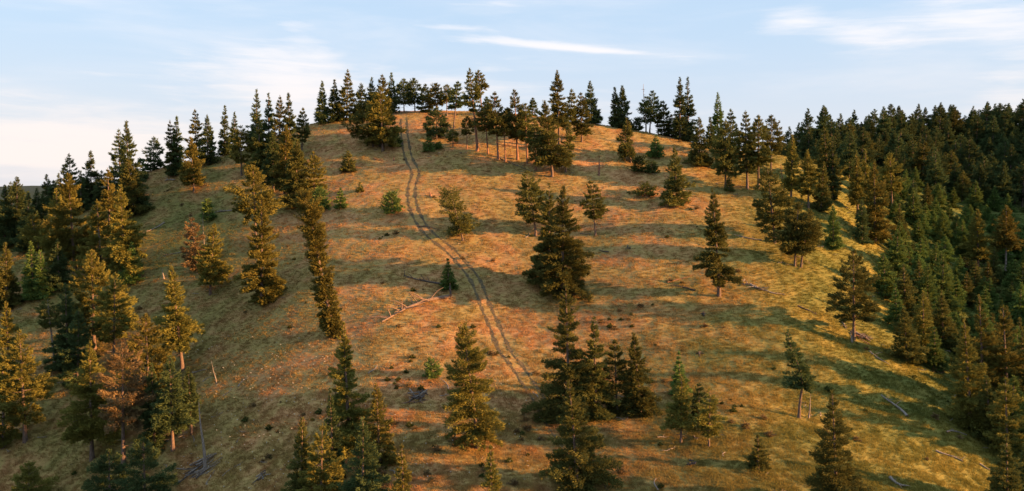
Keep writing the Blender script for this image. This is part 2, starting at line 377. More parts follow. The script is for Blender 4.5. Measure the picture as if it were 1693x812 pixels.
# ------------------------------------------------------------------ conifers
PROF = {
 'fir':    lambda t: np.minimum(1, (t + .09) / .22) ** .7 * (1 - t) ** .80,
 'column': lambda t: np.minimum(1, (t + .08) / .2) ** .5 * (1 - t ** 2.6) ** .9 * (1 - .35 * t),
 'spruce': lambda t: np.minimum(1, (t + .06) / .12) * (1 - t) ** .95,
 'pine':   lambda t: np.minimum(1, (t + .12) / .35) * (1 - t ** 1.9) ** .85,
 'round':  lambda t: np.minimum(1, (t + .12) / .38) ** .8 * (1 - t ** 1.6) ** .85,
 'bush':   lambda t: np.sqrt(np.clip(1 - t * t, 0, 1)),
 'tips':   lambda t: np.minimum(1, (t + .3) / .5) * (1 - t) ** .6,
}
def conifer(seed, H, R, cb, kind, dist, lean=0.0, bendy=0.0, dens=1.0, gap=.0, prof=None, open_=None, lumps=.35, nbm=1.0):
    """numpy foliage + trunk. H height, R crown radius, cb crown base fraction, lean = sideways offset of the top"""
    rs = np.random.RandomState(seed); Hc = H * (1 - cb); R = R * 1.12
    pf = prof or PROF[kind]; opn = open_ if open_ is not None else {'pine': .45, 'round': .32, 'bush': .1}.get(kind, .15)
    def axis(z):
        u = np.clip(z / H, 0, 1)
        return np.stack([lean * u + bendy * H * .03 * np.sin(u * 7 + seed), bendy * H * .02 * np.sin(u * 5 + 2 * seed), z], -1)
    ls = max(.22, .0027 * dist); leafA = .16 * ls * ls
    area = math.pi * R * Hc * .95 + 2.0
    n = int(dens * 3.0 * area / leafA * (1 - .35 * opn)); n = max(500, min(n, 42000))
    spacing = max(.16, min(.5, Hc / 40)); nb = int(max(30, Hc / spacing * (5.2 - 2.6 * opn) * nbm))
    ns = max(8, n // nb)
    t = rs.uniform(0, 1, nb) ** 1.05
    if opn > .3 or kind in ('spruce',):                  # whorls
        nw = max(7, int(Hc / (.95 if opn > .3 else .6))); t = (np.floor(t * nw) + .5 + rs.normal(0, .13, nb)) / nw
    t = np.clip(t, 0, .995); az = rs.uniform(0, math.tau, nb)
    # lumpy outline: a few low waves in azimuth and height make clumps, notches and bare sides
    lump = np.zeros(nb)
    for k in range(5):
        lump += np.sin(az * rs.randint(1, 4) + t * rs.uniform(6, 26) + rs.uniform(0, 6.28)) / 2.2
    L = R * pf(t) * (1 + lumps * lump * .5 * (1 - t ** 2)) * rs.uniform(.62, 1.15, nb) * rs.choice([1, 1, 1, 1.18], nb)
    keep = lump > (-1.3 + 1.2 * gap + .35 * opn)
    L = np.maximum(L, .045 * R + .10) * np.where(keep, 1, .45)
    z0 = cb * H + t * Hc * .985
    e0 = (-.18 + .95 * t ** 1.3) if kind != 'pine' else (-.02 + .6 * t)
    e0 = e0 + rs.normal(0, .14, nb)
    if kind == 'bush': e0 = e0 + .35
    if kind == 'round': e0 = e0 + .08
    wgt = L * (.6 + .4 * L / L.max()); cnts = np.maximum(3, (nb * ns * wgt / wgt.sum())).astype(int); bi = np.repeat(np.arange(nb), cnts); nl = len(bi)
    s = rs.uniform(0, 1, nl) ** (.62 if opn > .3 else .7); s = .12 + .9 * s
    if opn > .3: s = np.where(rs.uniform(size=nl) < .7, .45 + .57 * s, s)
    Lb = L[bi]; tb_ = t[bi]; ca, sa = np.cos(az)[bi], np.sin(az)[bi]; eb = e0[bi]
    rr = Lb * s * np.cos(eb); zz = Lb * s * np.sin(eb) - Lb * .30 * s ** 2 * (1 - tb_) + Lb * .12 * s ** 4
    wid = (.12 + .24 * (1 - s)) * Lb * np.clip(s * 3, 0, 1) + ls * .22
    q = rs.uniform(-1, 1, nl); vert = rs.normal(0, 1, nl) * (.035 * Lb + ls * .14)
    ax = axis(z0)
    p = np.stack([ax[bi, 0] + ca * rr - sa * wid * q, ax[bi, 1] + sa * rr + ca * wid * q, z0[bi] + zz + vert], -1)
    sg = np.sign(q) * rs.uniform(.2, 1.1, nl)
    d = np.stack([ca - sa * sg, sa + ca * sg, .2 + .5 * rs.uniform(-1, 1, nl) + .7 * tb_], -1)
    d += rs.normal(0, .35, d.shape); d /= np.linalg.norm(d, axis=1)[:, None]
    # leader
    nt = 26; tz = H * (1 - .06 * rs.uniform(0, 1, nt)); ta = axis(tz); dt = np.stack([rs.normal(0, .5, nt), rs.normal(0, .5, nt), np.ones(nt)], -1)
    dt /= np.linalg.norm(dt, axis=1)[:, None]; p = np.concatenate([p, ta]); d = np.concatenate([d, dt])
    N = len(p); side = np.cross(d, rs.normal(0, 1, (N, 3)) + np.array([0, 0, .6])); side /= np.linalg.norm(side, axis=1)[:, None] + 1e-9
    ln = ls * rs.uniform(.7, 1.5, N)[:, None]; wd = ls * rs.uniform(.18, .34, N)[:, None]
    sc = np.concatenate([(1.12 - .55 * tb_), np.full(nt, .5)])[:, None]
    V = np.stack([p - side * wd * sc, p + side * wd * sc, p + d * ln * sc + side * wd * .1], 1).reshape(-1, 3)
    V[:, 2] = np.maximum(V[:, 2], .02)
    Fc = np.arange(len(V), dtype=np.int32).reshape(-1, 3)
    tb = np.clip(rs.uniform(0, 1, nb) * .6 + lump * .12 + .12, 0, .8)
    tint = np.concatenate([tb[bi] * .65 + rs.uniform(0, .38, nl), np.full(nt, .7)]); tint = np.repeat(np.clip(tint, 0, 1), 3)
    # trunk and inner limbs
    r0 = max(.10, H * .0165); zs = np.linspace(-.4, H * .97, 12); A = axis(zs); A[0] = A[1] * [1, 1, 0] + [0, 0, -.4]
    rad = r0 * (1 - np.clip(zs / H, 0, 1)) ** .9 + .02; rad[0] *= 1.5; rad[1] *= 1.15
    paths = [(A, rad)]
    for i in rs.permutation(nb)[:min(nb, 26)]:
        ll = L[i] * .8; st = np.array([0, .4, .8]); x = ax[i, 0] + np.cos(az[i]) * ll * st * np.cos(e0[i]); y = ax[i, 1] + np.sin(az[i]) * ll * st * np.cos(e0[i])
        z = z0[i] + ll * st * np.sin(e0[i]) - ll * .28 * st ** 2 * (1 - t[i]); paths.append((np.c_[x, y, z], np.array([.05, .035, .015]) * max(1, H / 12)))
    if cb > .12:
        for i in range(rs.randint(4, 10)):
            zc = H * cb * rs.uniform(.35, 1.1); a = rs.uniform(0, 6.28); ll = R * rs.uniform(.25, .6); st = np.array([0, .5, 1.0]); b = axis(np.array([zc]))[0]
            paths.append((np.c_[b[0] + np.cos(a) * ll * st, b[1] + np.sin(a) * ll * st, zc - ll * .25 * st ** 2], np.array([.035, .025, .01]) * 1.2))
    tv, tf = tubes(paths, 5)
    return (V, Fc, tint), (tv, tf)

def snag_parts(rs, H, r0, lean, nbr, blen, up=.2):
    zs = np.linspace(-.4, H, 12); u = np.clip(zs / H, 0, 1)
    A = np.c_[lean * u + .05 * H * .2 * np.sin(u * 6), .04 * np.sin(u * 9), zs]; rad = r0 * (1 - .85 * u)
    trunk = tubes([(A, rad)], 7); br = []
    for i in range(nbr):
        k = rs.uniform(.25, .95); zc = H * k; a = rs.uniform(0, 6.28); ll = blen * (1.1 - k * .8) * rs.uniform(.6, 1.2); st = np.linspace(0, 1, 5)
        bx = np.interp(zc, zs, A[:, 0]); wob = rs.normal(0, .06, 5) * ll; wob[0] = 0
        P = np.c_[bx + np.cos(a) * ll * st - np.sin(a) * wob, np.sin(a) * ll * st + np.cos(a) * wob, zc + ll * (up * st - .25 * st ** 2 + .1 * st ** 3) + wob * .5]
        pp = [(P, r0 * .28 * (1 - .85 * st))]
        j = rs.randint(1, 4); dv = np.array([math.cos(a + .9), math.sin(a + .9), .2]) * ll * .35
        pp.append((np.array([P[j], P[j] + dv * .5, P[j] + dv]), np.array([.12, .08, .03]) * r0))
        br.append(tubes(pp, 4))
    return trunk, br

_seed = [100]
def place(px, py):
    return ground_hit(px, py)
def tree(top, base, hw, cby, kind, label, mat='fir', name='conifer_tree', cat='tree', group=None, bark='bark', **kw):
    """a tree whose foot stands at the picture point base and whose tip reaches top; cby = lowest foliage row"""
    _seed[0] += 1; kw.setdefault('seed', _seed[0])
    x, y, z = place(*base); xt, zt = at_Y(top[0], top[1], y); H = max(.5, zt - z); R = hw / F * y * (1.16 if base[0] < 330 and base[1] > 380 else 1.1 if 920 < base[0] < 1070 and base[1] > 600 else 1.0)
    zb = at_Y(base[0], cby, y)[1] if cby is not None else z
    cb = min(.8, max(.015, (zb - z) / H))
    seed = kw.pop('seed')
    (V, Fc, tint), (tv, tf) = conifer(seed, H, R, cb, kind, y, lean=xt - x, **kw)
    e = bpy.data.objects.new(name, None); COL.objects.link(e); e.location = (x, y, z - .05); e.empty_display_size = .5
    tag(e, label, cat, group)
    link('trunk' if kind != 'bush' else 'stem', mesh_np('trunk', tv, tf, M[bark], smooth=True), e)
    link('crown' if kind != 'bush' else 'foliage', mesh_np('crown', V, Fc, M[mat], tint), e)
    return e
def snag(top, base, label, nbr=8, blen=2.0, r0=.16, mat='grey', name='dead_snag', cat='dead tree'):
    _seed[0] += 1; rs = np.random.RandomState(_seed[0]); x, y, z = place(*base); xt, zt = at_Y(top[0], top[1], y)
    tr, br = snag_parts(rs, max(.6, zt - z), r0, xt - x, nbr, blen)
    e = bpy.data.objects.new(name, None); COL.objects.link(e); e.location = (x, y, z); tag(e, label, cat)
    link('trunk', mesh_np('trunk', *tr, M[mat], smooth=True), e)
    for b in br: link('branch', mesh_np('branch', *b, M[mat], smooth=True), e)
    return e
#__TREES__

# ------------------------------------------------------------------ trees one by one, hilltop first
G1 = 'trees crowding the hilltop skyline'
tree((533,134),(532,205),11,None,'fir','leftmost dark fir of the clump on the hilltop skyline','dark',group=G1)
tree((553,131),(553,202),12,None,'fir','dark fir second from the left in the hilltop skyline clump','dark',group=G1)
tree((575,115),(573,200),14,None,'round','tallest brownish round-topped fir at the left end of the hilltop clump','fir',group=G1,lumps=.6)
tree((597,138),(598,196),13,None,'round','shorter rounded fir right of the tall brown-topped one on the hilltop','dark',group=G1)
tree((615,128),(613,192),12,None,'fir','dark pointed fir just left of the big golden tree below the hilltop','dark',group=G1)
tree((632,123),(632,190),13,None,'round','brown-topped fir rising behind the big golden hilltop tree','fir',group=G1)
tree((647,120),(648,187),9,None,'column','slim dark column-shaped fir at the top of the hill behind the golden tree','dark',group=G1)
tree((667,130),(668,186),15,171,'round','flat round-crowned dark pine above the top end of the dirt track, left one','dark',group=G1)
tree((684,129),(686,185),15,170,'round','flat round-crowned dark pine with bare stem beside the top of the track, right one','dark',group=G1)
tree((703,139),(704,186),11,None,'round','small gap-filling fir right of the round pines at the top of the track','dark',group=G1)
tree((720,138),(721,190),16,172,'round','bushy brownish pine on the crest just right of the track top','fir',group=G1)
tree((738,140),(739,192),10,165,'pine','narrow open pine behind the dark round tree right of the track','fir',group=G1)
tree((757,134),(750,212),13,178,'round','dark oval-crowned pine on the crest between track and tallest thin pine','dark',group=G1,lumps=.5)
tree((776,112),(790,250),12,185,'pine','very tall thin pine leaning left with bare reddish stem near the summit','fir',bark='redbark',gap=.4,group='tall thin pines right of the summit')
tree((791,116),(797,188),11,150,'pine','tall open pine right behind the leaning thin pine on the skyline','fir',bark='redbark',gap=.3,group='tall thin pines right of the summit')
tree((804,160),(806,190),7,None,'round','low dark tree on the crest right of the two thin pines','dark')
tree((881,162),(881,190),7,None,'round','small dark round tree on the skyline left of the tall central fir','dark')
tree((628,143),(633,250),26,235,'round','big golden lit rounded fir below the hilltop left of the track','sun_gold',lumps=.5,dens=1.2)
tree((596,165),(618,243),26,238,'pine','dark sprawling pine leaning left against the big golden hilltop fir','fir',lumps=.7)
tree((722,178),(722,232),20,222,'round','dark dome-shaped tree on the slope just right of the track','dark')
tree((655,221),(654,243),9,None,'bush','dark green bush at the right foot of the big golden hilltop fir','green',name='bush',cat='bush')
tree((708,230),(709,251),9,None,'bush','green bush right of the track below the dark dome tree, larger of two','green',name='bush',cat='bush')
tree((725,236),(725,247),5,None,'bush','small green bush below the dark dome tree, smaller of two','green',name='bush',cat='bush')
G2 = 'pines with bare reddish stems right of the summit'
tree((772,192),(772,246),10,222,'pine','short pine with bare stem left of the pine row right of the summit','fir',bark='redbark',group=G2)
tree((748,215),(749,243),9,232,'round','small dark pine with short stem right of the dark dome tree','fir',group=G2)
tree((800,168),(807,255),18,215,'pine','spreading pine with two-thirds bare stem, left one of the pine row','fir',bark='redbark',group=G2)
tree((817,152),(824,264),18,222,'pine','taller spreading pine with bare red stem, second of the pine row','fir',bark='redbark',group=G2,lumps=.6)
tree((832,190),(836,268),14,225,'pine','thin pine filling the middle of the pine row above the central slope','fir',bark='redbark',group=G2)
tree((850,147),(856,264),18,228,'round','tall dense pine in the pine row with full rounded brown top','fir',bark='redbark',group=G2,lumps=.5)
tree((868,170),(872,270),16,232,'round','dense pine right of the tall rounded one with long bare stems','fir',bark='redbark',group=G2,lumps=.5)
tree((884,200),(886,282),13,240,'pine','thin stemmed pine just left of the large broad fir at the row end','fir',bark='redbark',group=G2)
tree((899,166),(914,292),27,268,'fir','large broad dark fir with wide low branches at the right end of the pine row','fir',lumps=.6,dens=1.1)
tree((921,116),(925,245),17,205,'fir','tallest pointed fir above the pine row with ragged spiky top','fir',gap=.3,lumps=.6)
tree((943,147),(938,240),11,205,'pine','twisted thin pine with tufted top right of the tallest central fir','fir',gap=.3,bendy=1.5)
tree((940,198),(936,285),11,272,'column','narrow column-shaped fir standing right of the large broad fir','fir',bendy=1)
tree((960,153),(962,235),16,222,'round','rounded warm brown fir on the crest left of the dark pointed pair','fir')
tree((975,134),(979,203),14,None,'fir','dark pointed fir silhouetted on the bare crest','dark',lumps=.5)
tree((1016,144),(1020,209),11,None,'fir','left and slimmer of the dark paired firs on the crest','dark',lumps=.5)
tree((1029,141),(1031,213),15,None,'fir','right and broader of the dark paired firs on the crest','dark')
tree((1033,195),(1040,268),13,258,'column','twisted short fir in front of the dark paired firs below the crest','fir',bendy=1.8,lumps=.7)
tree((1052,197),(1052,216),9,None,'bush','low dark bush on the crest between paired firs and dead-topped pine','dark',name='bush',cat='bush')
snag((1064,139),(1068,218),'bare dead spire standing in the round-topped dark pine on the crest',nbr=14,blen=1.7,r0=.22)
tree((1079,150),(1074,219),17,200,'round','round dark pine with forked limbs beside the dead spire on the crest','dark',lumps=.7)
tree((1097,167),(1098,221),13,None,'round','irregular dark pine left of the tall twin spires','dark',lumps=.7)
tree((1110,190),(1110,224),10,None,'round','low dark fir tucked at the left foot of the twin spires','dark')
tree((1124,127),(1124,232),12,None,'column','left of the two tall narrow dark spires on the crest','dark',lumps=.4)
tree((1137,127),(1138,232),11,None,'column','right of the two tall narrow dark spires on the crest','dark',lumps=.4)
tree((1187,152),(1187,238),10,None,'column','single tall slim grey-green spire alone on the crest','green',lumps=.3)
tree((1174,194),(1175,238),9,None,'fir','short dark fir at the left foot of the single slim spire','dark')
tree((1084,223),(1085,260),13,None,'spruce','small dark green cone tree alone below the crest','green')
tree((1055,262),(1056,284),14,None,'bush','dark shrub patch right of the twisted short fir','shrub',name='bush',cat='bush',lumps=.9)
tree((1078,268),(1078,286),9,None,'bush','small shrub right of the dark shrub patch below the crest','shrub',name='bush',cat='bush')
tree((1065,308),(1066,324),17,None,'bush','low wide brownish shrub on the open upper right slope','shrub',name='bush',cat='bush',lumps=.9)
tree((1100,318),(1100,328),6,None,'bush','tiny shrub left of the leafy fir on the upper right slope','shrub',name='bush',cat='bush')
snag((991,259),(990,290),'short broken dead trunk standing upright in the open upper slope',nbr=3,blen=.6,r0=.3,mat='redbark')
# the left shoulder
tree((424,148),(424,250),14,None,'fir','tallest ragged dark fir at the left of the shoulder clump','dark',lumps=.6,gap=.2)
tree((444,153),(445,282),16,None,'fir','dark fir second in the shoulder clump on the left skyline','dark',lumps=.5)
tree((463,158),(461,285),19,None,'round','broad brown-topped fir in the middle of the left shoulder clump','fir',lumps=.6)
tree((477,153),(480,280),18,None,'fir','dark fir right of the brown-topped one in the shoulder clump','dark',lumps=.5)
tree((501,178),(499,248),11,235,'pine','thin open fir at the right end of the shoulder clump','fir')
tree((427,194),(431,288),19,None,'fir','dark broad fir in front of the shoulder clump on its left','fir')
tree((450,215),(452,318),20,300,'fir','shaded fir in the middle of the front row under the shoulder clump','dark')
tree((473,206),(470,330),22,305,'fir','warm brown fir in front of the shoulder clump','sun_gold',lumps=.5)
tree((492,231),(488,342),28,None,'fir','big dense golden-brown fir below the shoulder clump','fir',dens=1.2)
tree((518,250),(520,330),18,318,'round','golden rounded fir right of the big dense one below the shoulder','sun_gold')
tree((528,314),(530,348),17,None,'bush','dark green wide bush right of the leaning column tree top','green',name='bush',cat='bush')
tree((563,310),(563,345),10,None,'spruce','small ragged green sapling right of the wide dark green bush','green',lumps=.6)
tree((575,249),(577,283),14,None,'spruce','small lit cone fir alone on the orange grass of the upper left slope','fir')
tree((595,302),(596,317),6,None,'spruce','tiny lit sapling on the orange grass left of the track','fir')
tree((648,319),(648,353),17,None,'bush','round green shrub left of the track in shaded grass','green',name='bush',cat='bush')
tree((372,174),(371,246),9,None,'column','dark slim column fir on the left skyline, left of a shorter one','dark')
tree((388,185),(387,248),9,None,'fir','shorter dark fir right beside the slim column fir on the left skyline','dark')
tree((342,190),(344,272),15,None,'fir','dense dark pointed fir on the left skyline above the fallen grey log','dark')
tree((322,181),(326,262),13,None,'pine','ragged fir with bent spiky tip left of the dense pointed fir','fir',gap=.4,lumps=.7)
tree((315,226),(321,318),20,300,'fir','orange lit fir standing below the ragged bent-tip fir','sun_gold',lumps=.5)
tree((292,192),(292,290),13,None,'fir','right half of a ragged dark pair on the left skyline','dark',lumps=.7)
tree((281,199),(287,291),12,None,'round','left half of a ragged dark pair on the left skyline, reddish lit','fir',lumps=.7)
tree((254,226),(253,282),16,None,'pine','open airy dark fir alone on the left skyline','dark',gap=.3)
tree((398,207),(399,290),17,268,'pine','orange open-crowned fir in front of the two skyline column firs','sun_gold')
tree((196,212),(200,335),16,None,'pine','ragged left twin of the tallest left-side firs','dark',gap=.3,lumps=.6)
tree((209,199),(214,350),27,None,'fir','tallest dark fir on the left side of the hill','dark',lumps=.5,gap=.1)
tree((212,264),(222,355),27,None,'fir','shaded fir with orange top below the tallest left-side fir','fir')
tree((150,249),(151,335),19,None,'fir','dark symmetrical fir left of the tallest left-side fir','dark')
tree((114,254),(118,330),14,None,'pine','spindly dark top poking above the orange firs at the far left','dark',gap=.5)
tree((97,287),(99,345),12,None,'fir','small dark fir left of the spindly top','dark')
tree((77,288),(80,350),13,None,'fir','dark round-tipped fir second from the left skyline edge','dark')
tree((28,292),(28,405),27,None,'fir','big dark fir at the left edge of the skyline','dark',lumps=.4)
tree((8,305),(8,410),16,None,'fir','dark fir cut by the left edge beside the big dark one','dark')
tree((18,300),(20,400),17,None,'round','dark rounded fir between the two left edge skyline firs','dark',lumps=.5)
tree((61,311),(60,372),13,None,'fir','small dark fir right of the left edge group','dark')
tree((38,322),(36,400),15,None,'fir','short dark fir filling the left edge group','dark')
tree((88,298),(88,352),12,None,'round','low rounded dark fir between two small skyline firs at the left','dark')
tree((133,283),(134,350),13,None,'fir','small dark fir left of the symmetrical one on the left skyline','dark')
tree((168,282),(170,345),14,None,'round','bushy dark fir between the symmetrical and the tallest left-side firs','dark')
tree((232,262),(233,300),10,None,'round','low dark tree right behind the tallest left-side fir','dark')
tree((47,318),(46,415),18,None,'fir','dark fir in the left edge group in front of the far blue slope','dark')
tree((112,285),(124,450),29,425,'round','tall orange lit fir with paired bare stems at the far left','sun_gold',lumps=.6,dens=1.1)
tree((93,310),(98,440),23,None,'round','shorter orange fir leaning on the tall paired-stem one','sun_gold',lumps=.6)
tree((50,352),(72,440),20,415,'pine','orange leaning fir low at the far left with forked stem','sun_gold')
tree((178,278),(182,400),17,None,'pine','open-topped golden fir behind the orange ones left of the bare slope','sun_gold',gap=.3)
tree((160,330),(168,455),24,None,'round','orange fir with broad lumpy crown right of the paired stems','sun_gold',lumps=.6)
tree((199,305),(206,462),28,440,'fir','big orange fir at the edge of the bare left slope','sun_gold',lumps=.5,dens=1.1)
tree((218,400),(214,468),18,None,'spruce','short dark green fir at the foot of the big orange slope-edge fir','green')
tree((343,330),(345,364),11,None,'bush','dark green bush behind the fallen grey log on the left slope','green',name='bush',cat='bush')
# left and lower left
tree((418,272),(424,420),32,360,'round','broad golden crown behind the tall dense fir on the left slope','sun_gold',lumps=.7)
tree((432,322),(433,500),35,None,'fir','tall dense golden-brown fir standing alone on the left slope','sun_gold',lumps=.4,dens=1.25)
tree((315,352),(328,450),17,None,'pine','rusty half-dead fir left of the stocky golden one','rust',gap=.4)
tree((354,369),(347,487),26,465,'fir','stocky golden fir with short red stem on the left slope','sun_gold',lumps=.4)
snag((336,352),(338,440),'thin dead spire with a crossbar branch between two left slope firs',nbr=6,blen=2.2,r0=.13)
tree((503,316),(553,556),24,None,'fir','strange leaning narrow tree with broad top tapering down to the right','sun_gold',bendy=.12,lumps=.12,dens=2.4,nbm=2.2,
     prof=lambda t: np.interp(t, [0,.12,.3,.45,.6,.75,.86,.95,1.0], [.42,.65,.6,.6,.66,.8,1.0,.8,.25]))
tree((567,532),(578,740),38,None,'fir','tall golden-brown fir directly below the leaning narrow tree','sun_gold',lumps=.6,dens=1.1)
tree((622,632),(628,770),26,None,'column','pale golden narrow fir right of the tall brown one at bottom','sun_gold',lumps=.5)
tree((600,690),(600,850),44,None,'fir','dark shaded fir at the bottom of the lower centre-left clump','dark')
tree((533,700),(530,840),34,None,'round','golden rounded fir at the bottom left of the lower clump','sun_gold',lumps=.6)
tree((500,690),(497,840),30,None,'fir','small tufted fir at the left end of the lower clump','fir',lumps=.7)
tree((545,640),(552,800),20,None,'fir','shaded fir behind the red dead spire in the lower clump','dark')
snag((554,634),(559,735),'reddish bare dead spire in front of the lower centre-left clump',nbr=14,blen=2.2,r0=.17,mat='redbark')
tree((664,733),(668,850),25,None,'spruce','golden cone fir alone at the bottom edge left of centre','sun_gold')
tree((811,735),(813,850),26,None,'spruce','golden cone fir at the bottom edge below the big centre-left fir','sun_gold')
tree((765,532),(792,742),41,722,'fir','large golden fir with short red trunk in the lower middle','sun_gold',lumps=.2,dens=1.25,
     prof=lambda t: np.interp(t, [0,.08,.2,.45,.7,.85,1.0], [.7,.95,1.0,.85,.62,.45,.08]))
tree((283,440),(302,612),28,572,'fir','orange fir with bare reddish lower trunk left of the open shade','sun_gold',lumps=.6)
tree((240,517),(247,660),33,None,'round','yellow-orange lumpy fir left of the bare-trunk orange one','sun_gold',lumps=.7)
tree((151,412),(156,580),34,545,'round','bright orange broad fir high in the lower left wood','sun_gold',lumps=.7,dens=1.1)
tree((190,450),(188,600),30,560,'round','orange lumpy fir right beside the bright broad one','sun_gold',lumps=.7)
tree((148,563),(152,760),38,720,'fir','bright yellow pointed fir in the lower left foreground','sun_gold',lumps=.5,dens=1.15)
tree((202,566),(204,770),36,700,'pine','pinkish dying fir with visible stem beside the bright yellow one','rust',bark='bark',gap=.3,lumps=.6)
tree((32,543),(42,730),30,690,'round','orange fir with pale trunk at the left edge','sun_gold',lumps=.6)
tree((4,575),(6,740),20,None,'round','golden fir cut by the left edge below the middle','sun_gold',lumps=.6)
tree((10,498),(16,650),24,None,'fir','orange fir at the left edge behind the pale-trunked one','sun_gold')
tree((48,762),(46,850),30,None,'round','golden treetop poking up at the bottom left corner','sun_gold',lumps=.5)
tree((78,492),(92,612),15,540,'pine','thin curved-stem tree with sparse tufts near the left edge','fir',gap=.4,bark='grey')
tree((108,468),(112,610),25,None,'fir','dark grey-green fir in shade behind the curved-stem tree','dark')
tree((130,510),(128,640),25,None,'round','shaded green fir between the curved-stem tree and bright orange fir','dark')
tree((51,398),(55,495),18,None,'spruce','shaded green cone fir near the left edge, left of a shorter one','green')
tree((66,413),(72,492),15,None,'spruce','shorter shaded green cone fir near the left edge','green')
tree((9,400),(12,510),21,None,'fir','dark fir with orange lit lower boughs at the left edge','fir')
tree((95,395),(98,480),20,None,'spruce','dark shaded fir right of the two green cone firs','dark')
tree((280,588),(286,745),28,700,'fir','dark green fir with pale bare stems under the orange bare-trunk fir','dark')
tree((250,600),(256,740),24,None,'fir','black-green fir in the shade behind the pinkish dying fir','dark')
tree((311,606),(317,718),14,690,'column','narrow dark fir with crooked stem at the edge of the open shade','dark')
tree((180,742),(182,850),34,None,'round','dark low fir in the shaded bottom left below the dying fir','dark')
tree((237,722),(240,850),36,None,'round','dark low fir right of the other in the shaded bottom left','dark')
snag((329,664),(339,775),'tall grey dead pole standing in the pile of fallen sticks',nbr=2,blen=.8,r0=.24)
# the middle
tree((745,318),(766,398),23,384,'pine','irregular layered pine right of the track in mid slope','fir',lumps=.7,open_=.3,
     prof=lambda t: np.interp(t, [0,.2,.45,.6,.8,1.0], [.5,.85,.6,.95,1.0,.5]))
tree((740,427),(742,478),13,None,'spruce','small dark cone fir in front of the upturned root beside the track','green',dens=1.3)
tree((870,281),(887,390),24,368,'pine','open dark fir with short bare stem left of the big central pair','fir',open_=.35)
tree((908,302),(908,470),30,None,'fir','left tip of the big central fir pair','fir',lumps=.5,dens=1.2)
tree((931,307),(930,494),45,478,'fir','largest central fir with wide sagging lower boughs','fir',lumps=.5,dens=1.3)
tree((977,298),(985,390),18,362,'pine','thin open fir with bare stem right of the central pair','fir',open_=.35)
tree((935,464),(942,690),42,None,'fir','tall dark fir in lower centre with long boughs reaching left','fir',lumps=.7,dens=1.2)
tree((982,523),(985,692),30,None,'fir','dense fir right behind the tall dark lower-centre one','fir',lumps=.5,dens=1.1)
tree((1016,560),(1020,680),26,None,'round','shorter fir in the middle of the lower-centre clump','fir',lumps=.5)
tree((1047,549),(1060,686),26,None,'fir','fir at the right end of the lower-centre clump','fir',lumps=.5,dens=1.1)
tree((941,628),(956,806),45,None,'fir','shaggy fir in the bottom middle with orange lit top','fir',lumps=.7,dens=1.2)
tree((1122,580),(1125,655),16,None,'spruce','small dark green fir peeking above the pale sapling in lower right centre','green')
tree((1127,619),(1126,732),27,706,'fir','pale sun-edged sapling with thin bare stem in lower right centre','sun_gold',open_=.3)
tree((1156,633),(1155,714),17,690,'round','dark fir between two pale saplings','dark')
tree((1174,640),(1172,738),21,718,'round','pale open sapling right of the dark one','sun_gold',open_=.4)
tree((1253,717),(1254,777),19,None,'spruce','small dense cone fir alone low on the right slope','fir')
tree((712,596),(716,622),14,None,'bush','round green bush in shaded grass left of the large lower-middle fir','green',name='bush',cat='bush')
# right slope
tree((1115,244),(1119,340),22,None,'fir','leafy dark fir alone on the upper right slope','fir',lumps=.6)
tree((1156,194),(1156,274),19,None,'fir','brown broad fir just under the crest right of the twin spires','fir')
tree((1208,180),(1208,262),15,None,'round','dark fir top behind the stout pines on the right crest','dark')
tree((1199,196),(1200,312),24,288,'pine','first stout pine from the left on the right crest with bare trunk','fir',lumps=.5,open_=.25)
tree((1232,183),(1236,312),19,285,'round','second stout pine of the right crest group with dark stem','fir',lumps=.5)
tree((1254,190),(1254,312),22,272,'round','third stout pine of the right crest group','fir',lumps=.5)
tree((1275,190),(1275,290),20,255,'round','rightmost stout pine of the right crest group','fir',lumps=.5)
tree((1205,290),(1206,316),7,None,'spruce','tiny cone sapling below the first stout crest pine','fir')
tree((1268,268),(1282,402),27,380,'pine','layered dark fir with drooping boughs on the right slope','fir',lumps=.5,open_=.35)
snag((1291,270),(1297,325),'leaning dead pole right of the layered fir near the right crest',nbr=2,blen=.6,r0=.2,mat='redbark')
tree((1310,222),(1308,335),15,312,'fir','slender golden fir with bare stem right of the crest pines','sun_gold')
tree((1335,248),(1337,345),18,318,'fir','golden fir second right of the crest pines','sun_gold',lumps=.5)
tree((1362,210),(1372,322),22,None,'round','tall dense brown fir at the wood edge right of the crest','fir')
tree((1362,268),(1357,348),16,None,'fir','dark fir in front of the dense brown one at the wood edge','fir')
tree((1377,225),(1376,330),13,None,'fir','narrow dark fir at the wood edge behind the dense brown one','dark')
tree((1320,334),(1314,440),33,418,'pine','spreading double-stemmed fir on the right slope','fir',lumps=.5,open_=.28,dens=1.2)
tree((1338,345),(1324,442),24,415,'pine','second stem of the spreading double fir on the right slope, leaning right','fir',open_=.3)
tree((1377,340),(1378,412),15,None,'fir','small dark fir right of the spreading double fir','green')
tree((1178,310),(1190,490),22,468,'column','lone tall narrow fir with red stem in the middle of the right slope','fir',lumps=.7,gap=.2,dens=1.3)
tree((1411,411),(1412,562),32,528,'pine','airy layered fir with thin bare trunk on the right slope edge','fir',open_=.35,gap=.1,prof=lambda t: np.interp(t, [0,.1,.3,.6,1.0], [.6,.9,1.0,.72,.06]))
tree((1308,545),(1328,692),17,640,'column','crooked dark fir with long bare trunk low on the right slope','dark',lumps=.8,bendy=1.2,gap=.5)
snag((1341,650),(1337,692),'thin dead stick standing right of the crooked bare-trunked fir',nbr=1,blen=.4,r0=.12)
tree((1376,644),(1385,860),52,None,'fir','large shaggy dark fir at the bottom right of centre','fir',lumps=.55,dens=1.2)
tree((1416,250),(1418,355),14,335,'fir','narrow golden fir left of the big wood-edge fir','sun_gold')
